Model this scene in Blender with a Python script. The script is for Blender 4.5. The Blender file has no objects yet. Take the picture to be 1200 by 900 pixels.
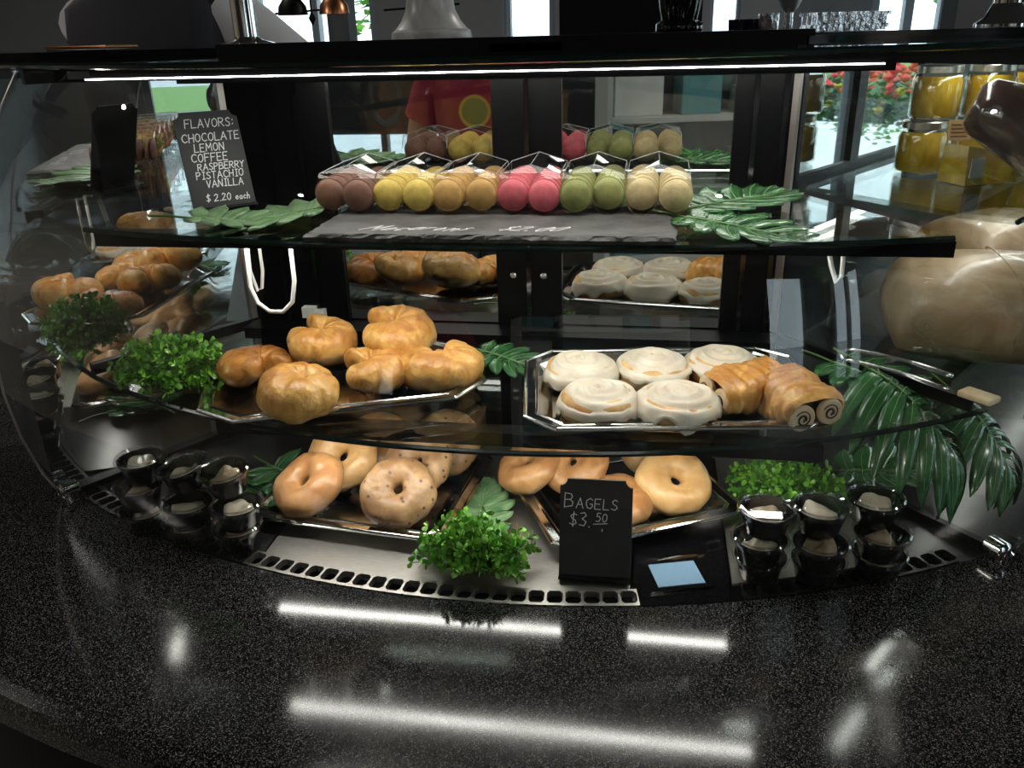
import bpy, bmesh, math, random
from mathutils import Vector, Matrix, noise, Euler
R = math.radians
pi = math.pi
random.seed(7)
scene = bpy.context.scene
COL = scene.collection

# ------------------------------------------------------------------ camera
def make_camera():
    F, yaw, pitch, roll = 980.0, R(9.6), R(22.95), R(1.6)
    fwd = Vector((-math.sin(yaw)*math.cos(pitch), math.cos(yaw)*math.cos(pitch), -math.sin(pitch)))
    rt = Vector((math.cos(yaw), math.sin(yaw), 0)); up = rt.cross(fwd)
    c, s = math.cos(roll), math.sin(roll)
    r2 = rt*c - up*s; u2 = up*c + rt*s
    cam = bpy.data.cameras.new('camera'); o = bpy.data.objects.new('camera', cam)
    COL.objects.link(o)
    m = Matrix((r2, u2, -fwd)).transposed().to_4x4(); m.translation = Vector((0, 0, .70))
    o.matrix_world = m
    cam.sensor_width = 36; cam.lens = F/1200*36; cam.clip_start = .02; cam.clip_end = 200
    scene.camera = o
make_camera()
# ------------------------------------------------------------------ world, exposure
w = bpy.data.worlds.new('sky'); scene.world = w; w.use_nodes = True
nt = w.node_tree; nt.nodes.clear()
bg = nt.nodes.new('ShaderNodeBackground'); ow = nt.nodes.new('ShaderNodeOutputWorld')
bg.inputs[0].default_value = (.80, .90, 1.0, 1); bg.inputs[1].default_value = 3.2
nt.links.new(bg.outputs[0], ow.inputs[0])
vs = scene.view_settings
vs.view_transform = 'Standard'; vs.look = 'None'; vs.gamma = 1; vs.exposure = 0.0
vs.use_curve_mapping = False
LED_TOP, LED_MID, LED_LOW = 23.0, 33.0, 29.0      # strengths of the strips inside the case
cy = scene.cycles
cy.use_denoising = True
cy.max_bounces = 14; cy.transparent_max_bounces = 24; cy.glossy_bounces = 6; cy.diffuse_bounces = 4
cy.caustics_reflective = False; cy.caustics_refractive = False
cy.sample_clamp_indirect = 4.0

# ------------------------------------------------------------------ materials
MATS = {}
def node_mat(name):
    m = bpy.data.materials.new(name); m.use_nodes = True
    MATS[name] = m
    return m, m.node_tree, m.node_tree.nodes['Principled BSDF']
def pbr(name, col, rough=.5, metal=0, col2=None, scale=20, detail=4, lo=.35, hi=.65, bump=0, bscale=None, coat=0, sss=0, spec=None, emit=None, estr=0, stretch=None, distort=0):
    m, t, b = node_mat(name)
    b.inputs['Roughness'].default_value = rough; b.inputs['Metallic'].default_value = metal
    b.inputs['Base Color'].default_value = (*col, 1)
    if coat: b.inputs['Coat Weight'].default_value = coat; b.inputs['Coat Roughness'].default_value = .06
    if spec is not None: b.inputs['Specular IOR Level'].default_value = spec
    if sss: b.inputs['Subsurface Weight'].default_value = sss; b.inputs['Subsurface Radius'].default_value = (.006, .003, .0015); 
    if emit: b.inputs['Emission Color'].default_value = (*emit, 1); b.inputs['Emission Strength'].default_value = estr
    if col2 or bump:
        tc = t.nodes.new('ShaderNodeTexCoord'); src = tc.outputs['Object']
        if stretch:
            mp = t.nodes.new('ShaderNodeMapping'); mp.inputs['Scale'].default_value = stretch
            t.links.new(src, mp.inputs[0]); src = mp.outputs[0]
    if col2:
        n = t.nodes.new('ShaderNodeTexNoise'); n.inputs['Scale'].default_value = scale; n.inputs['Detail'].default_value = detail
        n.inputs['Distortion'].default_value = distort
        r = t.nodes.new('ShaderNodeValToRGB')
        r.color_ramp.elements[0].position = lo; r.color_ramp.elements[0].color = (*col, 1)
        r.color_ramp.elements[1].position = hi; r.color_ramp.elements[1].color = (*col2, 1)
        t.links.new(src, n.inputs[0]); t.links.new(n.outputs[0], r.inputs[0]); t.links.new(r.outputs[0], b.inputs['Base Color'])
    if bump:
        n2 = t.nodes.new('ShaderNodeTexNoise'); n2.inputs['Scale'].default_value = bscale or scale; n2.inputs['Detail'].default_value = 5
        bp = t.nodes.new('ShaderNodeBump'); bp.inputs['Strength'].default_value = bump; bp.inputs['Distance'].default_value = .003
        t.links.new(src, n2.inputs[0]); t.links.new(n2.outputs[0], bp.inputs['Height']); t.links.new(bp.outputs[0], b.inputs['Normal'])
    return m
def glass(name, tint=(.93, .97, .96), ior=1.45, mirror=0.0, rough=0.0, sheet=True):
    """thin sheet: see-through, with a physical Fresnel reflection on top (plus a part silvering for half mirrors)"""
    m = bpy.data.materials.new(name); m.use_nodes = True; MATS[name] = m
    t = m.node_tree; t.nodes.clear()
    o = t.nodes.new('ShaderNodeOutputMaterial'); tr = t.nodes.new('ShaderNodeBsdfTransparent'); gl = t.nodes.new('ShaderNodeBsdfGlossy')
    tr.inputs[0].default_value = (*tint, 1); gl.inputs['Color'].default_value = (1, 1, 1, 1); gl.inputs['Roughness'].default_value = rough
    f0 = ((ior-1)/(ior+1))**2*(2 if sheet else 1)
    lw = t.nodes.new('ShaderNodeLayerWeight'); lw.inputs[0].default_value = .5
    pw = t.nodes.new('ShaderNodeMath'); pw.operation = 'POWER'; pw.inputs[1].default_value = 5; t.links.new(lw.outputs['Facing'], pw.inputs[0])
    fr = t.nodes.new('ShaderNodeMath'); fr.operation = 'MULTIPLY_ADD'; fr.inputs[1].default_value = 1-f0; fr.inputs[2].default_value = f0; t.links.new(pw.outputs[0], fr.inputs[0])
    mx = t.nodes.new('ShaderNodeMixShader')
    if mirror:
        mt = t.nodes.new('ShaderNodeMath'); mt.operation = 'MAXIMUM'; mt.inputs[1].default_value = mirror
        t.links.new(fr.outputs[0], mt.inputs[0]); t.links.new(mt.outputs[0], mx.inputs[0])
    else: t.links.new(fr.outputs[0], mx.inputs[0])
    t.links.new(tr.outputs[0], mx.inputs[1]); t.links.new(gl.outputs[0], mx.inputs[2]); t.links.new(mx.outputs[0], o.inputs[0])
    return m

def granite():
    m, t, b = node_mat('granite')
    tc = t.nodes.new('ShaderNodeTexCoord')
    v = t.nodes.new('ShaderNodeTexVoronoi'); v.inputs['Scale'].default_value = 900
    n = t.nodes.new('ShaderNodeTexNoise'); n.inputs['Scale'].default_value = 560; n.inputs['Detail'].default_value = 3
    n3 = t.nodes.new('ShaderNodeTexNoise'); n3.inputs['Scale'].default_value = 6; n3.inputs['Detail'].default_value = 3
    rp = t.nodes.new('ShaderNodeValToRGB')
    e = rp.color_ramp.elements; e[0].position = .50; e[0].color = (.004, .0042, .0048, 1); e[1].position = .80; e[1].color = (.24, .235, .23, 1)
    x = e.new(.60); x.color = (.014, .014, .015, 1)
    for q in (v, n, n3): t.links.new(tc.outputs['Object'], q.inputs['Vector'])
    sp = t.nodes.new('ShaderNodeSeparateColor'); t.links.new(v.outputs['Color'], sp.inputs[0])
    mx = t.nodes.new('ShaderNodeMix'); mx.data_type = 'FLOAT'; mx.inputs[0].default_value = .45
    t.links.new(n.outputs[0], mx.inputs[2]); t.links.new(sp.outputs[0], mx.inputs[3])
    t.links.new(mx.outputs[0], rp.inputs[0]); t.links.new(rp.outputs[0], b.inputs['Base Color'])
    mr = t.nodes.new('ShaderNodeMapRange'); mr.inputs[3].default_value = .06; mr.inputs[4].default_value = .15
    t.links.new(n3.outputs[0], mr.inputs[0]); t.links.new(mr.outputs[0], b.inputs['Roughness'])
    b.inputs['Specular IOR Level'].default_value = .55
granite()
pbr('black_metal', (.0022, .0022, .0028), .42, spec=.14)
pbr('black_gloss', (.004, .004, .005), .08, coat=.3)
pbr('deck_steel', (.42, .40, .37), .40, 1, (.54, .52, .48), 60, 3, .3, .7, stretch=(1, 18, 1))
pbr('deck_black', (.03, .03, .03), .28, .7)
pbr('slot_dark', (.002, .002, .002), .9)
pbr('chrome', (.86, .85, .83), .07, 1)
pbr('tray_silver', (.80, .79, .77), .10, 1, bump=.03, bscale=90)
pbr('steel', (.55, .55, .55), .25, 1)
pbr('mirror', (.74, .76, .75), .015, 1)
pbr('aluminium', (.42, .38, .35), .35, 1)
glass('clear_glass'); glass('half_mirror', (.62, .68, .70), 1.5, .68); glass('shelf_glass', (.93, .96, .95), 1.5, sheet=False)
glass('plastic_clear', (.98, .98, .98), 1.18)
pbr('glass_edge', (.003, .012, .010), .12, coat=.3)
pbr('led', (1, 1, 1), .5, emit=(1, .955, .89), estr=LED_MID)
for nm, s in (('led_deli', 15.0), ('led_top', LED_TOP), ('led_mid', LED_MID), ('led_low', LED_LOW)):
    pbr(nm, (1, 1, 1), .5, emit=(1, .955, .89), estr=s)
pbr('white_cable', (.78, .77, .74), .4)
def baked(name, dark, mid, pale, h, scale=16, bump=.2, bscale=110, rough=.34, spots=None, distort=.4):
    '''crust browned by the oven: darker on the upper side, paler towards the base, broken up by noise'''
    m, t, b = node_mat(name)
    tc = t.nodes.new('ShaderNodeTexCoord'); sx = t.nodes.new('ShaderNodeSeparateXYZ'); t.links.new(tc.outputs['Object'], sx.inputs[0])
    mr = t.nodes.new('ShaderNodeMapRange'); mr.inputs[1].default_value = 0; mr.inputs[2].default_value = h; t.links.new(sx.outputs[2], mr.inputs[0])
    n = t.nodes.new('ShaderNodeTexNoise'); n.inputs['Scale'].default_value = scale; n.inputs['Detail'].default_value = 6; n.inputs['Distortion'].default_value = distort; n.inputs['Roughness'].default_value = .6
    t.links.new(tc.outputs['Object'], n.inputs[0])
    mx = t.nodes.new('ShaderNodeMath'); mx.operation = 'MULTIPLY_ADD'; mx.inputs[1].default_value = 1.7; mx.inputs[2].default_value = -.62; t.links.new(n.outputs[0], mx.inputs[0])
    ad = t.nodes.new('ShaderNodeMath'); ad.operation = 'MULTIPLY_ADD'; ad.inputs[1].default_value = .62; t.links.new(mr.outputs[0], ad.inputs[0]); t.links.new(mx.outputs[0], ad.inputs[2])
    r = t.nodes.new('ShaderNodeValToRGB'); e = r.color_ramp.elements
    e[0].position = .12; e[0].color = (*pale, 1); e[1].position = .92; e[1].color = (*dark, 1); q = e.new(.50); q.color = (*mid, 1)
    t.links.new(ad.outputs[0], r.inputs[0]); src = r.outputs[0]
    if spots:
        v = t.nodes.new('ShaderNodeTexVoronoi'); v.inputs['Scale'].default_value = 75; t.links.new(tc.outputs['Object'], v.inputs['Vector'])
        rs = t.nodes.new('ShaderNodeValToRGB'); rs.color_ramp.elements[0].position = .16; rs.color_ramp.elements[0].color = (1, 1, 1, 1); rs.color_ramp.elements[1].position = .24; rs.color_ramp.elements[1].color = (0, 0, 0, 1)
        t.links.new(v.outputs['Distance'], rs.inputs[0]); mm = t.nodes.new('ShaderNodeMix'); mm.data_type = 'RGBA'; mm.inputs[7].default_value = (*spots, 1)
        t.links.new(rs.outputs[0], mm.inputs[0]); t.links.new(src, mm.inputs[6]); src = mm.outputs[2]
    t.links.new(src, b.inputs['Base Color']); b.inputs['Roughness'].default_value = rough
    n2 = t.nodes.new('ShaderNodeTexNoise'); n2.inputs['Scale'].default_value = bscale; n2.inputs['Detail'].default_value = 5; t.links.new(tc.outputs['Object'], n2.inputs[0])
    bp = t.nodes.new('ShaderNodeBump'); bp.inputs['Strength'].default_value = bump; bp.inputs['Distance'].default_value = .003
    t.links.new(n2.outputs[0], bp.inputs['Height']); t.links.new(bp.outputs[0], b.inputs['Normal'])
baked('bagel_plain', (.36, .155, .052), (.56, .31, .125), (.74, .51, .26), .042, 22)
baked('bagel_pale', (.52, .28, .095), (.70, .45, .19), (.82, .63, .34), .042, 20)
baked('bagel_raisin', (.25, .13, .055), (.42, .25, .115), (.56, .38, .20), .042, 24, .5, 80, .42, (.07, .03, .018))
baked('croissant', (.46, .18, .032), (.76, .42, .11), (.88, .63, .28), .062, 30, .55, 120, .33, None, 1.2)
baked('croissant_dark', (.30, .095, .016), (.58, .25, .045), (.78, .46, .14), .062, 30, .6, 120, .33, None, 1.2)
pbr('roll_dough', (.50, .23, .06), .5, 0, (.78, .50, .20), 40, 4, .35, .65, bump=.3, bscale=90)
pbr('icing', (.66, .56, .42), .28, 0, (.80, .73, .61), 30, 3, .3, .7, bump=.25, bscale=60, sss=.15)
pbr('chocolate', (.025, .012, .008), .35)
pbr('dough_pale', (.72, .52, .28), .6, 0, (.80, .66, .45), 50, 3)
pbr('spread_cream', (.68, .60, .45), .55, 0, (.74, .67, .52), 60, 4, bump=.8, bscale=110)
pbr('spread_tan', (.52, .38, .24), .55, 0, (.68, .55, .38), 60, 4, bump=.8, bscale=110)
pbr('cup_black', (.008, .008, .009), .22, coat=.3)
for nm, c in dict(brown=(.185, .085, .055), yellow=(.60, .43, .095), tan=(.46, .26, .075), pink=(.56, .105, .13), green=(.26, .27, .085), cream=(.55, .43, .22)).items():
    pbr('mac_'+nm, tuple(x*.85 for x in c), .55, 0, tuple(min(1, x*1.12) for x in c), 90, 4, bump=.15, bscale=300)
    pbr('fill_'+nm, tuple(x*.38 for x in c), .6)
pbr('slate', (.045, .043, .042), .55, 0, (.105, .10, .098), 24, 6, bump=.5, bscale=60)
pbr('chalkboard', (.012, .012, .013), .6, 0, (.024, .024, .026), 12, 4)
pbr('chalk', (.80, .80, .80), .9)
pbr('leaf_bright', (.05, .24, .018), .32, 0, (.25, .54, .06), 50, 3, .3, .7)
pbr('leaf_dark', (.008, .075, .014), .35, 0, (.055, .22, .035), 40, 3, .3, .7)
pbr('stem_green', (.06, .13, .02), .5)
pbr('monstera', (.014, .078, .022), .24, 0, (.055, .18, .055), 30, 4, .3, .7, coat=.2)
pbr('monstera_pale', (.05, .14, .05), .35, 0, (.19, .30, .15), 40, 4, .35, .65)
pbr('vein', (.17, .30, .12), .4)
pbr('ham_wrap', (.25, .165, .092), .40, 0, (.42, .31, .195), 12, 6, .3, .7, bump=1.0, bscale=38, coat=.18, distort=1.6)
pbr('ham_strap', (.82, .76, .66), .3)
pbr('salami_bag', (.055, .028, .022), .2, 0, (.12, .07, .058), 14, 5, bump=.5, bscale=28, coat=.8, distort=1.0)
pbr('jar_oil', (.50, .30, .012), .12, 0, (.72, .50, .05), 18, 4, .35, .65, coat=.6, distort=1.5)
pbr('jar_lid', (.62, .60, .52), .28, 1)
pbr('paper', (.74, .73, .70), .7); pbr('kraft', (.42, .25, .10), .7)
pbr('blue_reflection', (.22, .36, .50), .12, coat=.4)  # bluish reflection on the deck, put in as a base colour
pbr('marble', (.30, .31, .31), .35, 0, (.55, .56, .56), 7, 6, .35, .62, distort=1.6)
pbr('crystal', (.80, .82, .84), .05, .85, bump=.9, bscale=70)
pbr('wall_dark', (.035, .036, .042), .7); pbr('wall_grey', (.24, .25, .26), .7); pbr('wall_tan', (.42, .36, .30), .7, 0, (.52, .46, .39), 3, 2)
pbr('ceiling', (.10, .10, .105), .8); pbr('floor', (.085, .075, .065), .45, 0, (.12, .105, .09), 5, 4)
pbr('mullion', (.05, .055, .065), .5); pbr('mullion_light', (.30, .36, .42), .5)
pbr('pavement', (.46, .47, .49), .8, 0, (.56, .57, .59), 3, 5); pbr('road', (.20, .21, .22), .8, 0, (.26, .27, .28), 4, 4)
pbr('soil', (.13, .085, .055), .9); pbr('grass', (.10, .22, .04), .8, 0, (.18, .32, .07), 9, 5)
pbr('petal_red', (.75, .035, .02), .5); pbr('petal_yellow', (.85, .58, .02), .5)
pbr('bark', (.09, .06, .04), .9)
pbr('skin', (.52, .30, .21), .5); pbr('hair', (.05, .03, .02), .5)
pbr('vest', (.022, .022, .028), .85); pbr('shirt_white', (.60, .60, .62), .8); pbr('shirt_sage', (.22, .24, .20), .85)
pbr('shirt_red', (.36, .018, .055), .85, 0, (.42, .022, .07), 6, 3); pbr('jeans', (.05, .07, .11), .85); pbr('eye_white', (.8, .8, .8), .2)
pbr('emblem_yellow', (.62, .42, .06), .7); pbr('emblem_green', (.20, .26, .06), .7)
pbr('copper', (.45, .20, .10), .3, 1)
pbr('box_white', (.62, .63, .60), .6); pbr('box_teal', (.10, .30, .32), .5)

# ------------------------------------------------------------------ mesh helpers
class MB:
    def __init__(s): s.v = []; s.f = []
    def add(s, vs, fs, M=None):
        k = len(s.v)
        s.v += [tuple(M @ Vector(p)) if M else tuple(p) for p in vs]
        s.f += [tuple(i+k for i in q) for q in fs]
        return s
    def box(s, lo, hi, M=None):
        x0, y0, z0 = lo; x1, y1, z1 = hi
        return s.add([(x0,y0,z0),(x1,y0,z0),(x1,y1,z0),(x0,y1,z0),(x0,y0,z1),(x1,y0,z1),(x1,y1,z1),(x0,y1,z1)],
                     [(0,3,2,1),(4,5,6,7),(0,1,5,4),(1,2,6,5),(2,3,7,6),(3,0,4,7)], M)
    def lathe(s, prof, n=24, M=None, cap0=True, cap1=True):
        vs = []; fs = []
        for r, z in prof:
            for i in range(n):
                a = 2*pi*i/n; vs.append((r*math.cos(a), r*math.sin(a), z))
        for j in range(len(prof)-1):
            for i in range(n):
                k = (i+1) % n; fs.append((j*n+i, j*n+k, (j+1)*n+k, (j+1)*n+i))
        if cap0: fs.append(tuple(range(n))[::-1])
        if cap1: fs.append(tuple((len(prof)-1)*n+i for i in range(n)))
        return s.add(vs, fs, M)
    def tube(s, pts, r, n=8, closed=False):
        pts = [Vector(p) for p in pts]; vs = []; fs = []; m = len(pts)
        rr = r if isinstance(r, (list, tuple)) else [r]*m
        prev = None
        for j, p in enumerate(pts):
            a = pts[(j-1) % m] if (j or closed) else pts[0]; b = pts[(j+1) % m] if (j < m-1 or closed) else pts[-1]
            d = (b-a).normalized()
            if prev is None:
                u = d.orthogonal().normalized()
            else:
                u = prev - d*prev.dot(d); u = u.normalized() if u.length > 1e-6 else d.orthogonal().normalized()
            prev = u; w_ = d.cross(u)
            for i in range(n):
                t = 2*pi*i/n; vs.append(tuple(p + (u*math.cos(t)+w_*math.sin(t))*rr[j]))
        for j in range(m if closed else m-1):
            q = (j+1) % m
            for i in range(n):
                k = (i+1) % n; fs.append((j*n+i, j*n+k, q*n+k, q*n+i))
        if not closed: fs.append(tuple(range(n))[::-1]); fs.append(tuple((m-1)*n+i for i in range(n)))
        return s.add(vs, fs)
    def prism(s, poly, z0, z1, M=None):
        n = len(poly)
        vs = [(x, y, z0) for x, y in poly] + [(x, y, z1) for x, y in poly]
        fs = [tuple(range(n))[::-1], tuple(range(n, 2*n))] + [(i, (i+1) % n, n+(i+1) % n, n+i) for i in range(n)]
        return s.add(vs, fs, M)
    def build(s, name, mat, parent=None, smooth=False, angle=40):
        me = bpy.data.meshes.new(name); me.from_pydata(s.v, [], s.f); me.update()
        bm = bmesh.new(); bm.from_mesh(me); bmesh.ops.recalc_face_normals(bm, faces=bm.faces); bm.to_mesh(me); bm.free()
        return link(name, me, mat, parent, smooth, angle)
def link(name, me, mat, parent=None, smooth=False, angle=40):
    if mat is not None and not me.materials: me.materials.append(MATS[mat] if isinstance(mat, str) else mat)
    if smooth:
        for p in me.polygons: p.use_smooth = True
        try: me.set_sharp_from_angle(angle=R(angle))
        except Exception: pass
    o = bpy.data.objects.new(name, me); COL.objects.link(o)
    if parent is not None: o.parent = parent
    return o
def thing(name, label, cat, loc=(0,0,0), rot=(0,0,0), group=None):
    o = bpy.data.objects.new(name, None); COL.objects.link(o); o.empty_display_size = .02
    o.location = loc; o.rotation_euler = rot
    return tag(o, label, cat, group)
def tag(o, label, cat, group=None):
    o['label'] = label; o['category'] = cat
    if group: o['group'] = group
    return o
def struct(o, label=None):
    o['kind'] = 'structure'
    if label: o['label'] = label
    return o
def copy_tree(o, parent=None, label=None):
    c = o.copy(); COL.objects.link(c); c.parent = parent
    if label: c['label'] = label
    for ch in list(o.children): copy_tree(ch, c)
    return c
def nz(p, s, seed=0): return noise.noise(Vector((p[0]*s+seed*7.31, p[1]*s-seed*3.7, p[2]*s+seed*1.9)))

# ------------------------------------------------------------------ shared layout of the case
CX, CY = -.215, 2.26                # centre of the curved counter
FL, BL = Vector((-.955, 1.075)), Vector((-.73, 1.42))
FR, BR = Vector((.525, 1.075)), Vector((.218, 1.42))
WY = 1.42
def arc(r, a0, a1, n): # angles in degrees from straight-front, positive to the right
    return [(CX + r*math.sin(R(a0+(a1-a0)*i/n)), CY - r*math.cos(R(a0+(a1-a0)*i/n))) for i in range(n+1)]
def left_x(y): return FL.x + (y-FL.y)*(BL.x-FL.x)/(BL.y-FL.y)
def right_x(y): return FR.x + (y-FR.y)*(BR.x-FR.x)/(BR.y-FR.y)

# ================================================================== THE ROOM
FZ = -.85
def room():
    struct(MB().box((-6, -5, FZ-.05), (6, 7.2, FZ)).build('floor', 'floor'))
    struct(MB().box((-6, -5, 2.3), (6, 7.2, 2.35)).build('ceiling', 'ceiling'))
    # back wall: piers between windows, sill low
    b = MB()
    wins = ((-3.25, -2.20, -.35), (-1.17, -.77, -.35), (.05, .12, -.35), (.40, .62, -.35), (1.55, 2.09, -.35), (3.2, 5.7, FZ))
    edges = [-6]+[v for q in wins for v in q[:2]]+[6]
    for k in range(0, len(edges), 2): b.box((edges[k], 7.0, FZ), (edges[k+1], 7.2, 2.3))
    b.box((-6, 7.0, FZ), (3.2, 7.2, -.35)); b.box((-6, 7.0, 2.0), (6, 7.2, 2.3))
    struct(b.build('wall_back', 'wall_grey'))
    for i, (x0, x1, z0) in enumerate(wins):
        win = MB(); fw = min(.06, (x1-x0)*.12)
        win.box((x0, 7.04, z0), (x0+fw, 7.14, 2.0)); win.box((x1-fw, 7.04, z0), (x1, 7.14, 2.0))
        win.box((x0, 7.04, z0), (x1, 7.14, z0+.06)); win.box((x0, 7.04, 1.94), (x1, 7.14, 2.0))
        if x1-x0 > .5: win.box(((x0+x1)/2-.03, 7.04, z0), ((x0+x1)/2+.03, 7.14, 2.0))
        wo = struct(win.build('window_%d' % (i+1), 'mullion_light'))
        MB().box((x0+fw, 7.085, z0), (x1-fw, 7.091, 1.95)).build('pane', 'clear_glass', wo)
    # right wall: glazed at the back, narrow glazed door in front
    b = MB(); b.box((6, -5, FZ), (6.2, -4.85, 2.3)); b.box((6, -3.95, FZ), (6.2, .35, 2.3)); b.box((6, 1.8, FZ), (6.2, 2.6, 2.3))
    b.box((6, -5, 2.05), (6.2, 7.2, 2.3)); b.box((6, 6.9, FZ), (6.2, 7.2, 2.3))
    struct(b.build('wall_right', 'wall_dark'))
    g = MB()
    for y in (2.6, 4.0, 5.4, 6.84): g.box((6.05, y, FZ), (6.15, y+.06, 2.05))
    g.box((6.05, 2.6, FZ), (6.15, 6.9, FZ+.06)); g.box((6.05, 2.6, 1.99), (6.15, 6.9, 2.05))
    wo = struct(g.build('window_7', 'mullion'))
    MB().box((6.09, 2.6, FZ), (6.096, 6.9, 2.05)).build('pane', 'clear_glass', wo)
    d = MB()
    for y in (-4.85, -4.40, -4.01): d.box((6.05, y, FZ), (6.15, y+.06, 2.05))
    d.box((6.05, -4.85, FZ), (6.15, -3.95, FZ+.1)); d.box((6.05, -4.85, 1.95), (6.15, -3.95, 2.05))
    g = MB()
    for y in (.35, 1.05, 1.74): g.box((6.05, y, FZ), (6.15, y+.06, 2.05))
    g.box((6.05, .35, FZ), (6.15, 1.8, FZ+.06)); g.box((6.05, .35, 1.99), (6.15, 1.8, 2.05))
    wo = struct(g.build('window_9', 'mullion'))
    MB().box((6.09, .35, FZ), (6.096, 1.8, 2.05)).build('pane', 'clear_glass', wo)
    do = struct(d.build('door_1', 'mullion'))
    MB().box((6.09, -4.85, FZ), (6.096, -3.95, 2.05)).build('pane', 'clear_glass', do)
    # left wall and the wall behind the photographer
    struct(MB().box((-6.2, -5, FZ), (-6, 7.2, 2.3)).build('wall_left', 'wall_tan'))
    b = MB(); b.box((-6, -5.2, FZ), (-3.1, -5, 2.3)); b.box((-1.9, -5.2, FZ), (4.4, -5, 2.3)); b.box((5.5, -5.2, FZ), (6, -5, 2.3)); b.box((4.4, -5.2, 2.05), (5.5, -5, 2.3)); b.box((-3.1, -5.2, -.12), (-1.9, -5, 2.3))
    struct(b.build('wall_front', 'wall_dark'))
    d = MB()
    for x in (-3.1, -2.53, -1.96): d.box((x, -5.15, FZ), (x+.06, -5.05, -.12))
    d.box((-3.1, -5.15, FZ), (-1.9, -5.05, FZ+.08)); d.box((-3.1, -5.15, -.18), (-1.9, -5.05, -.12))
    g = MB()
    for x in (4.4, 5.44): g.box((x, -5.15, FZ), (x+.06, -5.05, 2.05))
    g.box((4.4, -5.15, FZ), (5.5, -5.05, FZ+.06)); g.box((4.4, -5.15, 1.99), (5.5, -5.05, 2.05))
    wo = struct(g.build('window_10', 'mullion'))
    MB().box((4.4, -5.1, FZ), (5.5, -5.094, 2.05)).build('pane', 'clear_glass', wo)
    do = struct(d.build('window_8', 'mullion'))
    MB().box((-3.1, -5.1, FZ), (-1.9, -5.094, -.12)).build('pane', 'clear_glass', do)
    # dark interior columns seen over the case
    struct(MB().box((-.42, 4.0, FZ), (.02, 4.45, 2.3)).build('trim_1', 'black_metal'))
    struct(MB().box((.10, 4.3, FZ), (.21, 4.4, 2.3)).build('trim_2', 'black_metal'))
    struct(MB().box((1.22, 4.0, FZ), (1.37, 4.2, 2.3)).build('trim_3', 'wall_dark'))
    for k, (x, y) in enumerate(((-2.6, -1.6), (1.6, -1.6), (-2.277, 3.337), (1.264, 3.464), (-3.4, .8), (3.0, .8))):
        lt = bpy.data.lights.new('ceiling_spot', 'AREA'); lt.shape = 'DISK'; lt.size = .06; lt.energy = 26; lt.color = (1, .93, .84)
        t = tag(MB().lathe([(.10, 2.27), (.10, 2.3)], 20).build('downlight', 'steel'),
                ['recessed round ceiling downlight behind the photographer on the left', 'recessed round ceiling downlight behind the photographer on the right',
                 'recessed round ceiling downlight near the left back windows', 'recessed round ceiling downlight near the right back windows',
                 'recessed round ceiling downlight above the left part of the counter', 'recessed round ceiling downlight above the right part of the counter'][k], 'downlight', 'ceiling downlights')
        t.location = (x, y, 0)
        o = bpy.data.objects.new('lamp_bulb', lt); COL.objects.link(o); o.parent = t; o.location = (0, 0, 2.262)
room()
def outdoors():
    o = MB().box((-40, -40, FZ-.2), (60, 60, FZ-.06)).build('ground', 'pavement'); struct(o)
    o = MB().box((14, -10, FZ-.059), (20, 60, FZ-.05)).build('road', 'road'); struct(o)
    o = MB().box((20, -10, FZ-.059), (32, 60, FZ-.045)).build('lawn', 'grass'); struct(o)
    o = MB().box((-20, 13, FZ-.058), (13, 26, FZ-.046)).build('lawn', 'grass'); struct(o)
outdoors()

# ================================================================== COUNTER
def ring(b, r0, r1, z0, z1, a0, a1, n=64, bev=.008):
    prof = [(r0, z0), (r0, z1), (r1-bev*1.6, z1), (r1-bev*.5, z1-bev*.4), (r1, z1-bev*1.4), (r1, z0)]
    vs = []; fs = []; m = len(prof)
    for i in range(n+1):
        a = R(a0+(a1-a0)*i/n)
        for r, z in prof: vs.append((CX+r*math.sin(a), CY-r*math.cos(a), z))
    for i in range(n):
        for j in range(m):
            k = (j+1) % m; fs.append((i*m+j, i*m+k, (i+1)*m+k, (i+1)*m+j))
    fs.append(tuple(range(m))); fs.append(tuple(n*m+j for j in range(m)))
    b.add(vs, fs); return b
t = thing('bar_counter', 'curved counter with polished speckled black granite top', 'counter', (CX, CY, FZ))
def at0(o, t): o.parent = t; o.matrix_parent_inverse = Matrix.Translation(-Vector(t.location)); return o
at0(ring(MB(), 1.372, 1.69, -.045, 0, -88, 88, 110, .014).build('granite_top', 'granite'), t)
at0(ring(MB(), 1.30, 1.60, FZ, -.047, -88, 88, 80).build('base_panel', 'black_metal', None, True, 30), t)

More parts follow.
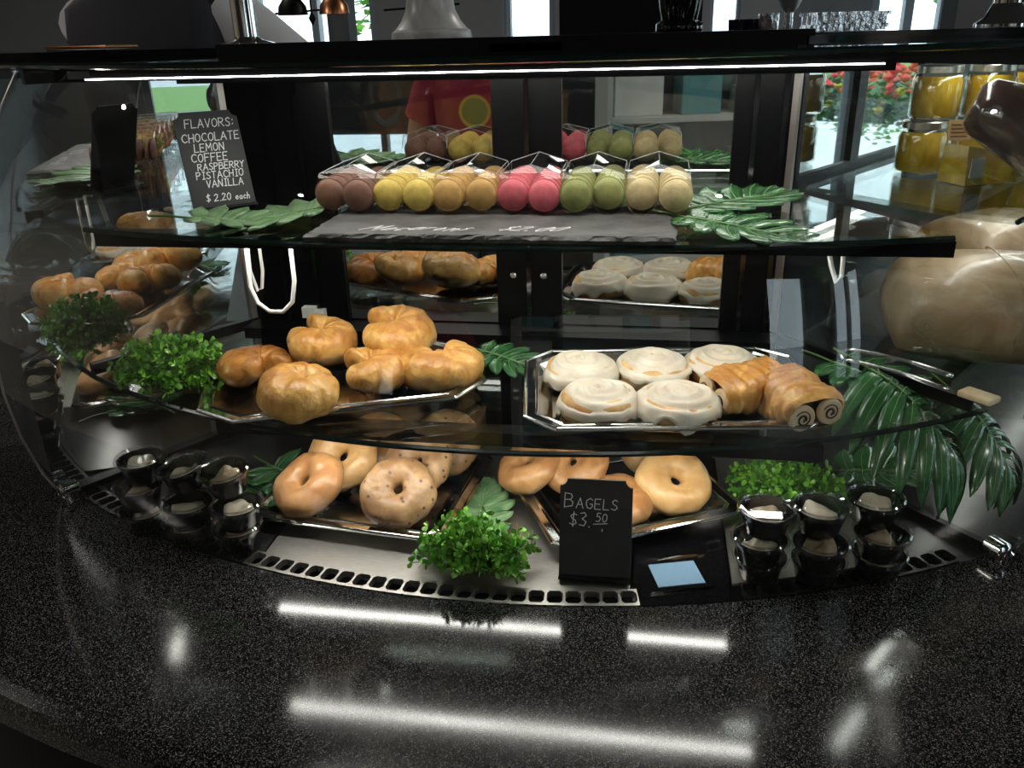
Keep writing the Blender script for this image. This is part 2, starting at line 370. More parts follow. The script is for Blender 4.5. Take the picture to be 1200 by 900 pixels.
# ================================================================== DISPLAY CASE
case = thing('pastry_case', 'curved glass pastry display case with black frame and lit shelves', 'display case', (CX, WY, -.05))
def cp(o): return at0(o, case)
def deck():
    # deck plates
    def plate(xa, xb, mat, z=-.003, rmax=1.330, yback=WY):
        n = 14; xs = [xa+(xb-xa)*i/n for i in range(n+1)]
        front = [(x, CY-math.sqrt(rmax**2-(x-CX)**2)) for x in xs]
        back = []
        for x in (xb, xa):
            y = yback
            if x < BL.x: y = FL.y+(x-FL.x)*(BL.y-FL.y)/(BL.x-FL.x)
            if x > BR.x: y = FR.y+(x-FR.x)*(BR.y-FR.y)/(BR.x-FR.x)
            back.append((x, y-.006))
        mid = []
        if xa < BL.x < xb: mid = [(BL.x, WY-.006)]
        if xa < BR.x < xb: mid = [(BR.x, WY-.006)]
        poly = front + [back[0]] + mid + [back[1]]
        return cp(MB().prism(poly, z-.004, z).build('deck_plate', mat))
    plate(-.86, -.545, 'deck_black'); plate(-.541, -.006, 'deck_steel'); plate(-.002, .128, 'black_gloss', -.008, 1.36)
    plate(.132, .335, 'deck_steel'); plate(.339, .43, 'deck_black')
    # sump below
    cp(MB().box((-.93, .86, -.05), (.5, WY, -.045)).build('sump', 'slot_dark'))
    # punched grille along the curved front, in two runs
    def grille(a0, a1, mat):
        r0, r1 = 1.333, 1.368; b = MB(); pitch = 1.065
        n = int(round((a1-a0)/pitch)); st = (a1-a0)/n
        def P(a, r, z=0): return (CX+r*math.sin(R(a)), CY-r*math.cos(R(a)), z)
        for k in range(n):
            A0, A1 = a0+k*st, a0+(k+1)*st; h0, h1 = A0+st*.07, A1-st*.07
            ra, rb = r0+.004, r1-.005; c = .18*(h1-h0); cr = .005
            outer = [P(A0, r0), P(A1, r0), P(A1, r1), P(A0, r1)]
            hole = [P(h0+c, ra), P(h1-c, ra), P(h1, ra+cr), P(h1, rb-cr), P(h1-c, rb), P(h0+c, rb), P(h0, rb-cr), P(h0, ra+cr)]
            vs = outer + hole + [(x, y, z-.010) for x, y, z in hole]
            fs = [(0,1,5,4),(1,6,5),(1,2,7,6),(2,8,7),(2,3,9,8),(3,10,9),(3,0,11,10),(0,4,11)]
            fs += [(4+i, 4+(i+1)%8, 12+(i+1)%8, 12+i) for i in range(8)]
            b.add(vs, fs)
        o = cp(b.build('air_grille', mat)); return o
    grille(-31.5, -14.8, 'deck_black'); grille(-14.7, 9.4, 'deck_steel'); grille(15.4, 29.2, 'deck_black')
deck()

def back_frame():
    b = MB(); y0, y1 = WY, WY+.05
    # black wall with two openings for the sliding mirror doors
    b.box((BL.x, y0, -.04), (-.545, y1, .68)); b.box((-.262, y0, -.04), (-.146, y1, .68)); b.box((.128, y0, -.04), (BR.x+.008, y1, .68))
    b.box((-.545, y0, -.04), (.128, y1, .203)); b.box((-.545, y0, .628), (.128, y1, .68))
    cp(b.build('back_frame', 'black_metal'))
    for x in (-.60, -.66, -.204, .16, .205): # door rails: thin raised strips
        cp(MB().box((x-.004, y0-.004, .2), (x+.004, y0, .65)).build('door_rail', 'black_gloss'))
    cp(MB().box((BL.x, y0-.055, .186), (BR.x, y0, .206)).build('back_ledge', 'black_metal'))
    for x0, x1 in ((-.545, -.262), (-.146, .128)):
        d = cp(MB().box((x0, y0+.012, .203), (x1, y0+.02, .628)).build('mirror_door', 'black_metal'))
        d['label'] = 'sliding mirror-glass door'
        p = MB().box((x0, y0+.008, .203), (x1, y0+.0118, .628)).build('pane', 'mirror', d); p.matrix_parent_inverse = d.matrix_world.inverted()
        p.parent = d; p.matrix_parent_inverse = Matrix.Identity(4)
        p.location = (0, 0, 0)
    for x in (-.232, -.178):  # lock screws
        m = Matrix.Translation((x, y0-.002, .30)) @ Matrix.Rotation(R(90), 4, 'X')
        cp(MB().lathe([(.006, -.001), (.006, .003), (.004, .004)], 12, m).build('screw', 'steel'))
back_frame()
def fix(o, d):  # child given in world coordinates
    o.parent = d; bpy.context.view_layer.update(); o.matrix_parent_inverse = d.matrix_world.inverted(); return o

def side_panels():
    for A, B, mat, lab in ((FL, BL, 'half_mirror', 'reflective left end glass'), (FR, BR, 'clear_glass', 'clear right end glass')):
        d = (B-A); L = d.length; ang = math.atan2(d.y, d.x)
        M = Matrix.Translation((A.x, A.y, 0)) @ Matrix.Rotation(ang, 4, 'Z')
        o = cp(MB().add([(.0,0,0),(L,0,0),(L,0,.668),(0.0,0,.668)], [(0,1,2,3)], M).build('end_panel', mat)); o['label'] = lab
        sgn = -1 if A is FL else 1
        cp(MB().box((.10, -.008 if sgn < 0 else 0, .192), (L, 0 if sgn < 0 else .008, .210), M).build('panel_rail', 'black_metal'))
        cp(MB().box((L-.012, -.006 if sgn < 0 else 0, .0), (L, 0 if sgn < 0 else .006, .668), M).build('edge_trim', 'aluminium'))
        cp(MB().box((0, -.012 if sgn < 0 else .0, -.002), (L, 0 if sgn < 0 else .012, .010), M).build('bottom_channel', 'black_metal'))
side_panels()

def front_glass():
    prof = [(1.388, .0), (1.408, .05), (1.424, .12), (1.431, .20), (1.428, .28), (1.416, .37), (1.396, .46), (1.366, .55), (1.33, .62), (1.30, .664)]
    a0, a1, n = -32.2, 32.2, 48
    b = MB(); vs = []; fs = []; m = len(prof)
    for i in range(n+1):
        a = R(a0+(a1-a0)*i/n)
        for r, z in prof: vs.append((CX+r*math.sin(a), CY-r*math.cos(a), z))
    for i in range(n):
        for j in range(m-1): fs.append((i*m+j, (i+1)*m+j, (i+1)*m+j+1, i*m+j+1))
    b.add(vs, fs)
    o = cp(b.build('front_glass', 'clear_glass', None, True, 60))
    for a in (a0, a1):
        pts = [(CX+r*math.sin(R(a)), CY-r*math.cos(R(a)), z) for r, z in prof]
        cp(MB().tube(pts, .0022, 6).build('glass_edge', 'aluminium', None, True))
    # chrome clips holding the corner of the glass
    for s in (-1, 1):
        a = R(s*31.4); p = Vector((CX+1.385*math.sin(a), CY-1.385*math.cos(a), .0))
        rot = Matrix.Translation(p) @ Matrix.Rotation(a, 4, 'Z')
        b = MB().box((-.022, -.006, .014), (.016, .010, .030), rot)
        b.lathe([(.013, -.012), (.013, .012), (.008, .016)], 16, rot @ Matrix.Translation((.014 if s < 0 else -.014, 0, .022)) @ Matrix.Rotation(R(90), 4, 'X'))
        b.lathe([(.011, 0), (.011, .012), (.007, .016)], 16, rot @ Matrix.Translation((0, -.004, .0)))
        cp(b.build('glass_clip', 'chrome', None, True))
front_glass()

def top():
    o = MB(); a0, a1 = -62, 62
    r0, r1, n = .80, 1.30, 60
    vs = []; fs = []
    for i in range(n+1):
        a = R(a0+(a1-a0)*i/n)
        for r, z in ((r0, .666), (r0, .674), (r1, .674), (r1, .666)): vs.append((CX+r*math.sin(a), CY-r*math.cos(a), z))
    for i in range(n):
        for j in range(4): fs.append((i*4+j, i*4+(j+1)%4, (i+1)*4+(j+1)%4, (i+1)*4+j))
    o.add(vs, fs); cp(o.build('top_glass', 'shelf_glass'))
    pts = [(x, y, .670) for x, y in arc(1.301, a0, a1, 60)]
    cp(MB().tube(pts, .0042, 6).build('top_edge', 'glass_edge', None, True))
    # light bar under the top glass
    b = MB().box((-.795, 1.085, .650), (.275, 1.135, .666)).box((-.62, 1.085, .6455), (.275, 1.0895, .650)); lb = cp(b.build('light_bar', 'black_metal'))
    fix(MB().box((-.75, 1.0835, .6525), (.262, 1.0852, .6540)).build('led_strip', 'led_top'), lb)
    fix(MB().box((-.60, 1.100, .6478), (.262, 1.125, .650)).build('led_strip', 'led_top'), lb)
    rb = cp(MB().box((-.60, 1.350, .6345), (.262, WY, .645)).box((-.60, 1.350, .6305), (.262, 1.353, .6345)).build('light_bar', 'black_metal'))
    fix(MB().box((-.58, 1.3535, .6315), (.25, 1.372, .6343)).build('led_strip', 'led_top'), rb)
    pl = fix(MB().box((-.775, 1.0835, .654), (-.742, 1.0850, .664)).build('maker_plate', 'steel'), lb)
    # black box rails carrying the top on both ends
    for A, B in ((FL, BL), (FR, BR)):
        d = (B-A); ang = math.atan2(d.y, d.x); M = Matrix.Translation((A.x, A.y, 0)) @ Matrix.Rotation(ang, 4, 'Z')
        cp(MB().box((.10, -.006, .645), (d.length, .006, .666), M).build('top_rail', 'black_metal'))
    cp(MB().box((BL.x, WY+.0, .68), (BR.x+.02, WY+.06, .690)).build('top_rail', 'black_metal'))
top()

def shelf(z, R0, cyc, xl, xr, name, ledx, ledy, ledmat, housing):
    th = .008; n = 40
    yb = WY-.012
    def fy(x): return cyc - math.sqrt(R0**2-(x-CX)**2)
    xs = [xl+(xr-xl)*i/n for i in range(n+1)]
    poly = [(x, fy(x)) for x in xs]
    yr = yb; poly += [(BR.x-.01, yr), (BL.x+.01, yr)]
    s = cp(MB().prism(poly, z-th, z).build('glass_shelf', 'shelf_glass')); s['label'] = name
    fix(MB().tube([(x, fy(x)-.0005, z-th/2) for x in xs], .0041, 6).build('front_edge', 'glass_edge', None, True), s)
    h = fix(MB().box((housing[0], ledy-.014, z-th-.014), (housing[1], ledy+.014, z-th-.0005)).box((housing[0], ledy-.014, z-th-.021), (housing[1], ledy-.0115, z-th-.014)).build('led_housing', 'black_metal'), s)
    fix(MB().box((ledx[0], ledy-.009, z-th-.017), (ledx[1], ledy+.009, z-th-.0142)).build('led_strip', ledmat), s)
    return s
Z2, Z3 = .19, .455
shelf(Z2, 1.30, 2.265, left_x(1.10)+.02, right_x(1.10)-.02, 'lower glass shelf', (-.575, .20), 1.045, 'led_low', (-.62, .24))
sh3 = shelf(Z3, 2.1, 3.10, -.80, .37, 'upper glass shelf', (-.612, .205), 1.10, 'led_mid', (-.79, .375))
for xx, s in ((-.60, 1), (-.545, 1), (.215, 1)):
    pass
def cords():
    pts = [(-.575, 1.12, .43), (-.578, 1.12, .36), (-.57, 1.12, .335), (-.553, 1.12, .322), (-.532, 1.12, .322), (-.515, 1.12, .338), (-.508, 1.12, .37), (-.507, 1.12, .43)]
    fix(MB().tube(pts, .0032, 8).build('power_cord', 'white_cable', None, True), sh3)
    pts = [(-.592, 1.16, .43), (-.60, 1.17, .37), (-.598, 1.18, .335), (-.59, 1.18, .34), (-.58, 1.17, .37), (-.575, 1.16, .43)]
    fix(MB().tube(pts, .0026, 8).build('power_cord', 'white_cable', None, True), sh3)
    pts = [(.235, 1.14, .43), (.243, 1.14, .40), (.252, 1.14, .377), (.258, 1.14, .385), (.256, 1.14, .43)]
    fix(MB().tube(pts, .0032, 8).build('power_cord', 'white_cable', None, True), sh3)
    cp(MB().box((-.63, WY-.016, .215), (-.605, WY, .235)).box((-.607, WY-.014, .213), (-.588, WY, .230)).build('cord_plug', 'white_cable'))
cords()

# ================================================================== TRAYS
def tray_mesh(hl, hw, cut, name, wide=.022, h=.018):
    def oct_(dx, cutf=1.0):
        a, b = hl-dx, hw-dx; c = max(cut-dx*.55, .006)
        return [(-a+c, -b), (a-c, -b), (a, -b+c), (a, b-c), (a-c, b), (-a+c, b), (-a, b-c), (-a, -b+c)]
    prof = [(.0, h-.003), (.0, h), (.003, h+.0025), (.006, h), (wide*.8, h-.001), (wide*.95, h+.001), (wide*1.1, h-.002), (wide*1.9, .0035), (wide*2.1, .0025)]
    vs = []; fs = []
    for dx, z in prof: vs += [(x, y, z) for x, y in oct_(dx)]
    m = len(prof)
    for j in range(m-1):
        for i in range(8): k = (i+1) % 8; fs.append((j*8+i, j*8+k, (j+1)*8+k, (j+1)*8+i))
    fs.append(tuple((m-1)*8+i for i in range(8)))
    me = bpy.data.meshes.new(name); me.from_pydata(vs, [], fs); me.update()
    return me
def tray(hl, hw, cut, loc, rz, label):
    o = link('serving_tray', tray_mesh(hl, hw, cut, 'serving_tray'), 'tray_silver')
    md = o.modifiers.new('thick', 'SOLIDIFY'); md.thickness = .0014; md.offset = -1
    bv = o.modifiers.new('bev', 'BEVEL'); bv.width = .0015; bv.segments = 2; bv.limit_method = 'ANGLE'; bv.angle_limit = R(20)
    o.location = loc; o.rotation_euler = (0, 0, R(rz)); tag(o, label, 'tray', 'silver pastry trays')
    return o
tray(.212, .128, .055, (-.458, 1.146, Z2+.002), 21, 'silver octagonal tray of croissants on the middle shelf')
tray(.212, .150, .045, (.036, 1.162, Z2+.002), 7.5, 'silver octagonal tray of iced rolls on the middle shelf')
tray(.172, .142, .022, (-.430, 1.152, .002), -6, 'silver tray of bagels on the bottom deck left of the leafy sprig')
tray(.156, .140, .022, (-.034, 1.182, .004), 27, 'silver tray of bagels on the bottom deck behind the chalk price sign')

# ================================================================== PASTRIES
def croissant_mesh(seed, Rc=.030, rc=.0350, rt=.019, A=158, layers=3.6, flat=.86):
    nu, nv = 84, 26; vs = []; fs = []
    for i in range(nu+1):
        u = i/nu; th = R(-A+2*A*u)
        prof = rt+(rc-rt)*max(0, math.sin(pi*u))**.75
        endcap = min(1, math.sqrt(max(0, 1-(1-min(u, 1-u)/.05)**2)) if min(u, 1-u) < .05 else 1)
        for j in range(nv):
            v = 2*pi*j/nv
            s = u*2*layers + v/(2*pi) + seed*.37 + .22*math.sin(v+seed) + .18*math.sin(u*9+seed) 
            saw = (s % 1.0)
            r = prof*(.92+.12*((1-saw) if saw > .12 else saw/.12*.88)**.7)*(.12+.88*endcap)
            rad = Rc + r*math.cos(v); z = rc*flat*.92 + r*flat*math.sin(v)
            z += .014*max(0, (u-.82)/.18)**1.5
            p = Vector((rad*math.sin(th)*1.06, -rad*math.cos(th)*.95, z))
            n = nz(p, 30, seed)*.0035 + nz(p, 75, seed)*.0016
            p += Vector((math.sin(th)*math.cos(v), -math.cos(th)*math.cos(v), math.sin(v)))*n
            p.z = max(p.z, .0015)
            vs.append(tuple(p))
    for i in range(nu):
        for j in range(nv): k = (j+1) % nv; fs.append((i*nv+j, i*nv+k, (i+1)*nv+k, (i+1)*nv+j))
    fs.append(tuple(range(nv))); fs.append(tuple(nu*nv+j for j in range(nv)))
    me = bpy.data.meshes.new('croissant'); me.from_pydata(vs, [], fs); me.update(); return me
CZ0 = Z2+.0065
cro = [  # x, y, z, rz, rx, ry, scale, label, material
    (-.594, 1.135, CZ0, 250, 0, -8, .98, 'leftmost croissant on the tray, curled with a smooth brown back', 'croissant_dark'),
    (-.526, 1.212, CZ0+.024, 75, 14, 0, 1.0, 'golden croissant at the back left, resting up on its neighbours', 'croissant'),
    (-.481, 1.048, CZ0, -60, 0, 0, 1.13, 'large knotted croissant nearest the front edge of its tray', 'croissant'),
    (-.413, 1.140, CZ0, 110, 0, 4, 1.0, 'croissant in the middle of the tray with a rounded front', 'croissant'),
    (-.405, 1.236, CZ0+.028, 100, 8, -6, 1.12, 'topmost croissant at the back of the tray, leaning on the middle one', 'croissant'),
    (-.310, 1.168, CZ0, 10, 0, 0, 1.08, 'rightmost croissant on the tray, round with a dimpled centre', 'croissant')]
for i, (x, y, z, rz, rx, ry, s, lab, mt) in enumerate(cro):
    o = link('croissant', croissant_mesh(i+1, A=(150, 162, 156, 148, 166, 163)[i], Rc=(.031, .029, .030, .031, .0285, .029)[i]), mt, None, True, 70); o.location = (x, y, z); o.rotation_euler = (R(rx), R(ry), R(rz)); o.scale = (s, s, s)
    tag(o, lab, 'croissant', 'croissants on the silver tray')

def bagel_mesh(seed, Rm=.0315, r=.0265, flat=.78, bumpy=.0015):
    nu, nv = 56, 24; vs = []; fs = []
    for i in range(nu):
        th = 2*pi*i/nu; k1 = 1+.10*math.sin(th*2+seed)+.05*math.sin(3*th+seed*2)
        for j in range(nv):
            v = 2*pi*j/nv; rr = r*(1+.06*math.sin(th+seed*3))
            rad = Rm*(1+.03*math.sin(2*th+seed)) + rr*math.cos(v); z = r*flat + rr*flat*math.sin(v)
            if math.cos(v) < 0: rad += .0030*k1
            p = Vector((rad*math.cos(th), rad*math.sin(th), z)); d = nz(p, 28, seed)*.004 + nz(p, 110, seed)*bumpy
            p += Vector((math.cos(th)*math.cos(v), math.sin(th)*math.cos(v), math.sin(v)))*d
            p.z = max(p.z, .003)
            vs.append(tuple(p))
    for i in range(nu):
        q = (i+1) % nu
        for j in range(nv): k = (j+1) % nv; fs.append((i*nv+j, i*nv+k, q*nv+k, q*nv+j))
    me = bpy.data.meshes.new('bagel'); me.from_pydata(vs, [], fs); me.update(); return me
def lean(ax, ay):  # tilt toward the viewer (ax) and sideways
    return (R(ax), R(ay), 0)
BZ = .008
bag = [ # x,y,z, tiltx, tilty, seed, mat, label
    (-.508, 1.078, BZ+.022, 30, -12, 1, 'bagel_plain', 'shiny brown bagel at the front left of the left bagel tray'),
    (-.478, 1.152, BZ+.040, 44, 4, 2, 'bagel_pale', 'golden bagel leaning behind the front left bagel of the left tray'),
    (-.448, 1.225, BZ+.030, 30, 8, 3, 'bagel_plain', 'orange-brown bagel at the back of the left row in the left tray'),
    (-.364, 1.068, BZ+.020, 36, 10, 4, 'bagel_raisin', 'dark speckled raisin bagel at the front of the left bagel tray'),
    (-.348, 1.150, BZ+.034, 38, -8, 5, 'bagel_raisin', 'tan raisin bagel standing behind the front raisin bagel'),
    (-.325, 1.228, BZ+.034, 44, 6, 6, 'bagel_raisin', 'paler raisin bagel at the back right of the left tray'),
    (-.166, 1.180, BZ+.014, 14, -22, 7, 'bagel_plain', 'dark crusted bagel at the far left of the right bagel tray'),
    (-.098, 1.180, BZ+.036, 34, -14, 8, 'bagel_plain', 'brown bagel leaning just left behind the chalk price sign'),
    (.018, 1.262, BZ+.030, 36, 4, 9, 'bagel_pale', 'pale bagel at the back of the right bagel tray under the shelf edge'),
    (.052, 1.150, BZ+.026, 32, 6, 10, 'bagel_pale', 'pale golden bagel facing out beside the chalk price sign'),
    (-.035, 1.105, BZ+.004, 4, 0, 11, 'bagel_plain', 'bagel lying flat hidden mostly behind the chalk price sign')]
for x, y, z, tx, ty, sd, mt, lab in bag:
    o = link('bagel', bagel_mesh(sd, bumpy=.0028 if 'raisin' in mt else .0012), mt, None, True, 80)
    o.rotation_euler = Euler((R(tx), R(ty), R(sd*37 % 360)), 'XYZ'); 
    o.rotation_euler = (Matrix.Rotation(R(tx), 4, 'X') @ Matrix.Rotation(R(ty), 4, 'Y') @ Matrix.Rotation(R(sd*37 % 360), 4, 'Z')).to_euler()
    tt = math.acos(math.cos(R(tx))*math.cos(R(ty)))
    o.location = (x, y+.012, BZ+.052*math.sin(tt)+max(0, z-BZ-.026)*.5); tag(o, lab, 'bagel', 'bagels on the bottom trays')

def roll(i, x, y, s, rz, label):
    t = thing('iced_roll', label, 'pastry', (x, y, Z2+.007), (0, 0, R(rz)), 'iced cinnamon rolls on the silver tray')
    n = 48; rad = .054*s; h = .034
    prof = [(.0, .0), (.88, .0), (.98, .10), (1.0, .35), (.99, .65), (.93, .88), (.80, .98), (.0, 1.0)]
    vs = []; fs = []
    for r, z in prof:
        for k in range(n):
            a = 2*pi*k/n; q = Vector((rad*r*math.cos(a), rad*r*math.sin(a), h*z)); d = 1+.05*nz(q, 30, i)+.025*math.sin(a+i)
            vs.append((q.x*d, q.y*d, q.z+ .003*nz(q, 25, i+4)*(z > .1)))
    for j in range(len(prof)-1):
        for k in range(n): m = (k+1) % n; fs.append((j*n+k, j*n+m, (j+1)*n+m, (j+1)*n+k))
    MB().add(vs, fs).build('bun', 'roll_dough', t, True, 60)
    # icing: a spiral-ridged cap whose edge runs down in drips
    nr = 26; vs = []; fs = []
    for j in range(nr+1):
        for k in range(64):
            a = 2*pi*k/64; drip = .50+.75*nz((math.cos(a)*1.3, math.sin(a)*1.3, i*3.1), 1.4, i)+.30*nz((math.cos(a), math.sin(a), i), 4, i+9)
            drip = max(.10, min(1.0, drip)); q = j/nr
            if q < .72: r = q/.72*.93; z = h*1.07 - .006*(q/.72)**3*1.0
            else:
                e = (q-.72)/.28; ang = e*pi/2; r = .93+.135*math.sin(min(pi/2, ang*1.3)); z = h*1.07-.006 - e*(.005+.026*drip)
            d = 1+.05*nz((rad*r*math.cos(a), rad*r*math.sin(a), h*.5), 30, i)+.025*math.sin(a+i)
            x_, y_ = rad*r*d*math.cos(a), rad*r*d*math.sin(a)
            if q < .8:
                sp = math.sin(2*pi*(r*3.4) - a + i); z += .0026*sp*(1-.3*r) + .0022*nz((x_, y_, 0), 45, i) + .006*(1-r*r)
            vs.append((x_, y_, z))
    for j in range(nr):
        for k in range(64): m = (k+1) % 64; fs.append((j*64+k, j*64+m, (j+1)*64+m, (j+1)*64+k))
    MB().add(vs, fs).build('icing', 'icing', t, True, 80)
for i, (x, y, s, rz, lab) in enumerate([
    (-.095, 1.187, 1.02, 0, 'iced cinnamon roll at the back left corner of the tray'),
    (.014, 1.207, 1.05, 60, 'iced cinnamon roll in the middle of the back row'),
    (.120, 1.232, 1.02, 130, 'iced cinnamon roll at the back right, partly behind the chocolate pastry'),
    (-.060, 1.078, 1.04, 200, 'iced cinnamon roll at the front left of the tray'),
    (.050, 1.078, 1.06, 290, 'iced cinnamon roll at the front centre with icing running down')]): roll(i+1, x, y, s, rz, lab)
def pain(i, x, y, rz, label):
    t = thing('chocolate_pastry', label, 'pastry', (x, y, Z2+.007), (0, 0, R(rz)), 'chocolate filled pastries')
    L, W, H = .056, .046, .056; nu, nv = 40, 32; vs = []; fs = []
    for a in range(nu+1):
        u = a/nu*2-1; ex = (1-abs(u)**7)**.5 if abs(u) < 1 else 0
        for b in range(nv):
            v = 2*pi*b/nv; c, s = math.cos(v), math.sin(v)
            sq = (abs(c)**3+abs(s)**3)**(-1/3)
            k = .80+.20*ex; lay = 1+.035*math.sin(v*3+u*4+i)+.03*math.sin(u*22+2*s)
            p = Vector((L*u, W*c*sq*k*lay, H/2+H/2*s*sq*k*lay*(1.0+.15*math.sin(u*2+i))))
            d = nz(p, 34, i+20)*.005+nz(p, 80, i+30)*.002; p += Vector((0, c, s))*d; p.z = max(.001, p.z); vs.append(tuple(p))
    for a in range(nu):
        for b in range(nv): k = (b+1) % nv; fs.append((a*nv+b, a*nv+k, (a+1)*nv+k, (a+1)*nv+b))
    MB().add(vs, fs).build('crust', 'croissant', t, True, 70)
    for s in (-1, 1):
        for q in (-1, 1):
            m = Matrix.Translation((s*L*.97, q*W*.44, H*(.44+.04*q))) @ Matrix.Rotation(R(90*s), 4, 'Y')
            ce = MB().lathe([(.0185, -.004), (.0185, .001), (.0155, .0030), (.0125, .0018), (.0100, .0030), (.0, .0028)], 20, m, True, False).build('cut_end', 'dough_pale', t, True, 60)
            b = MB(); pts = []
            for k in range(26): a = k*.42; r_ = .0022+.0004*k; pts.append(m @ Vector((r_*math.cos(a), r_*math.sin(a), .0032)))
            b.tube(pts, [.0022-.00006*k for k in range(26)], 6); b.build('chocolate', 'chocolate', ce, True, 60)
pain(1, .148, 1.128, 28, 'golden flaky chocolate pastry beside the front iced roll')
pain(2, .206, 1.098, -66, 'chocolate pastry at the right end of the tray showing two dark filled ends')

# ================================================================== CUPS OF SPREAD
def cup_proto():
    t = thing('spread_cup', 'x', 'cup')
    MB().lathe([(.0255, 0), (.0262, .001), (.0330, .031), (.0348, .0315), (.0348, .0335), (.0322, .0335), (.0318, .031), (.0255, .003)], 40).build('cup_body', 'cup_black', t, True, 35)
    # clear lid: ribbed skirt, raised rim ring, sunken centre
    n = 72; prof = [(.0368, .030), (.0378, .0335), (.0374, .0375), (.0355, .0395), (.0335, .0395), (.0318, .0375), (.0312, .0345), (.0240, .0345), (.0232, .0355), (.0, .0355)]
    vs = []; fs = []
    for j, (r, z) in enumerate(prof):
        for k in range(n):
            rr = r + (.0006 if (k % 2 and j < 3) else 0); a = 2*pi*k/n; vs.append((rr*math.cos(a), rr*math.sin(a), z))
    for j in range(len(prof)-1):
        for k in range(n): m = (k+1) % n; fs.append((j*n+k, j*n+m, (j+1)*n+m, (j+1)*n+k))
    MB().add(vs, fs).build('lid', 'lid_plastic', t, True, 30)
    return t
glass('lid_plastic', (.93, .93, .93), 1.7, .20, .04)
def spread_mesh(seed):
    vs = [(0, 0, .026)]; fs = []; n = 28
    for j in range(1, 7):
        for k in range(n):
            a = 2*pi*k/n; r = .0245*j/6*(1+.18*nz((math.cos(a), math.sin(a), seed), 1.5, seed)); r = min(r, .030)
            z = .032-.012*(j/6)**2+.016*nz((r*math.cos(a)*40, r*math.sin(a)*40, seed*2), 1, seed); vs.append((r*math.cos(a), r*math.sin(a), min(max(z, .010), .0338) if j < 6 else .012))
    for k in range(n): fs.append((0, 1+k, 1+(k+1) % n))
    for j in range(5):
        for k in range(n): m = (k+1) % n; fs.append((1+j*n+k, 1+(j+1)*n+k, 1+(j+1)*n+m, 1+j*n+m))
    me = bpy.data.meshes.new('spread'); me.from_pydata(vs, [], fs); me.update(); me.materials.append(MATS[('spread_cream', 'spread_tan')[seed % 2]])
    for p in me.polygons: p.use_smooth = True
    return me
SPREADS = [spread_mesh(k) for k in range(5)]
cproto = cup_proto(); used = [False]
def cup(x, y, z, rz, tilt, label, k):
    o = cproto if not used[0] else copy_tree(cproto)
    if used[0]:
        pass
    used[0] = True
    o.location = (x, y, z); o.rotation_euler = (R(tilt[0]), R(tilt[1]), R(rz)); o['label'] = label; o['group'] = 'black lidded cups of spread'
    return o, k
allc = []
lev = ['bottom', 'middle', 'top']
stk = [('leftmost stack at the far left of the case', [(-.752, 1.008, 0), (-.754, 1.010, 1), (-.750, 1.024, 2)]),
       ('middle stack of the three at the far left', [(-.664, .982, 0), (-.652, .972, 1), (-.664, 1.006, 2)]),
       ('stack beside the left bagel tray', [(-.585, .980, 0), (-.576, .976, 1), (-.598, 1.000, 2)]),
       ('stack right of the right bagel tray', [(.168, .996, 0), (.162, .976, 1), (.168, .984, 2)]),
       ('middle stack of the three at the right end', [(.243, .996, 0), (.238, .974, 1), (.238, .996, 2)]),
       ('rightmost stack at the right end of the deck', [(.326, 1.018, 0), (.321, 1.006, 1), (.312, 1.026, 2)])]
for si, (nm, cs) in enumerate(stk):
    for x, y, k in cs:
        tl = (0, 0)
        if si in (1, 2) and k == 2: tl = (6, 10 if si == 1 else 6)
        allc.append(cup(x, y, .0005+k*.0400+(.004 if tl[0] else 0), (si*53+k*97) % 360, tl, 'black spread cup, %s of the %s' % (lev[k], nm), si*3+k))
for o, k in allc:
    s = bpy.data.objects.new('spread', SPREADS[k % 5]); COL.objects.link(s); s.parent = o; s.rotation_euler = (0, 0, k*1.3)

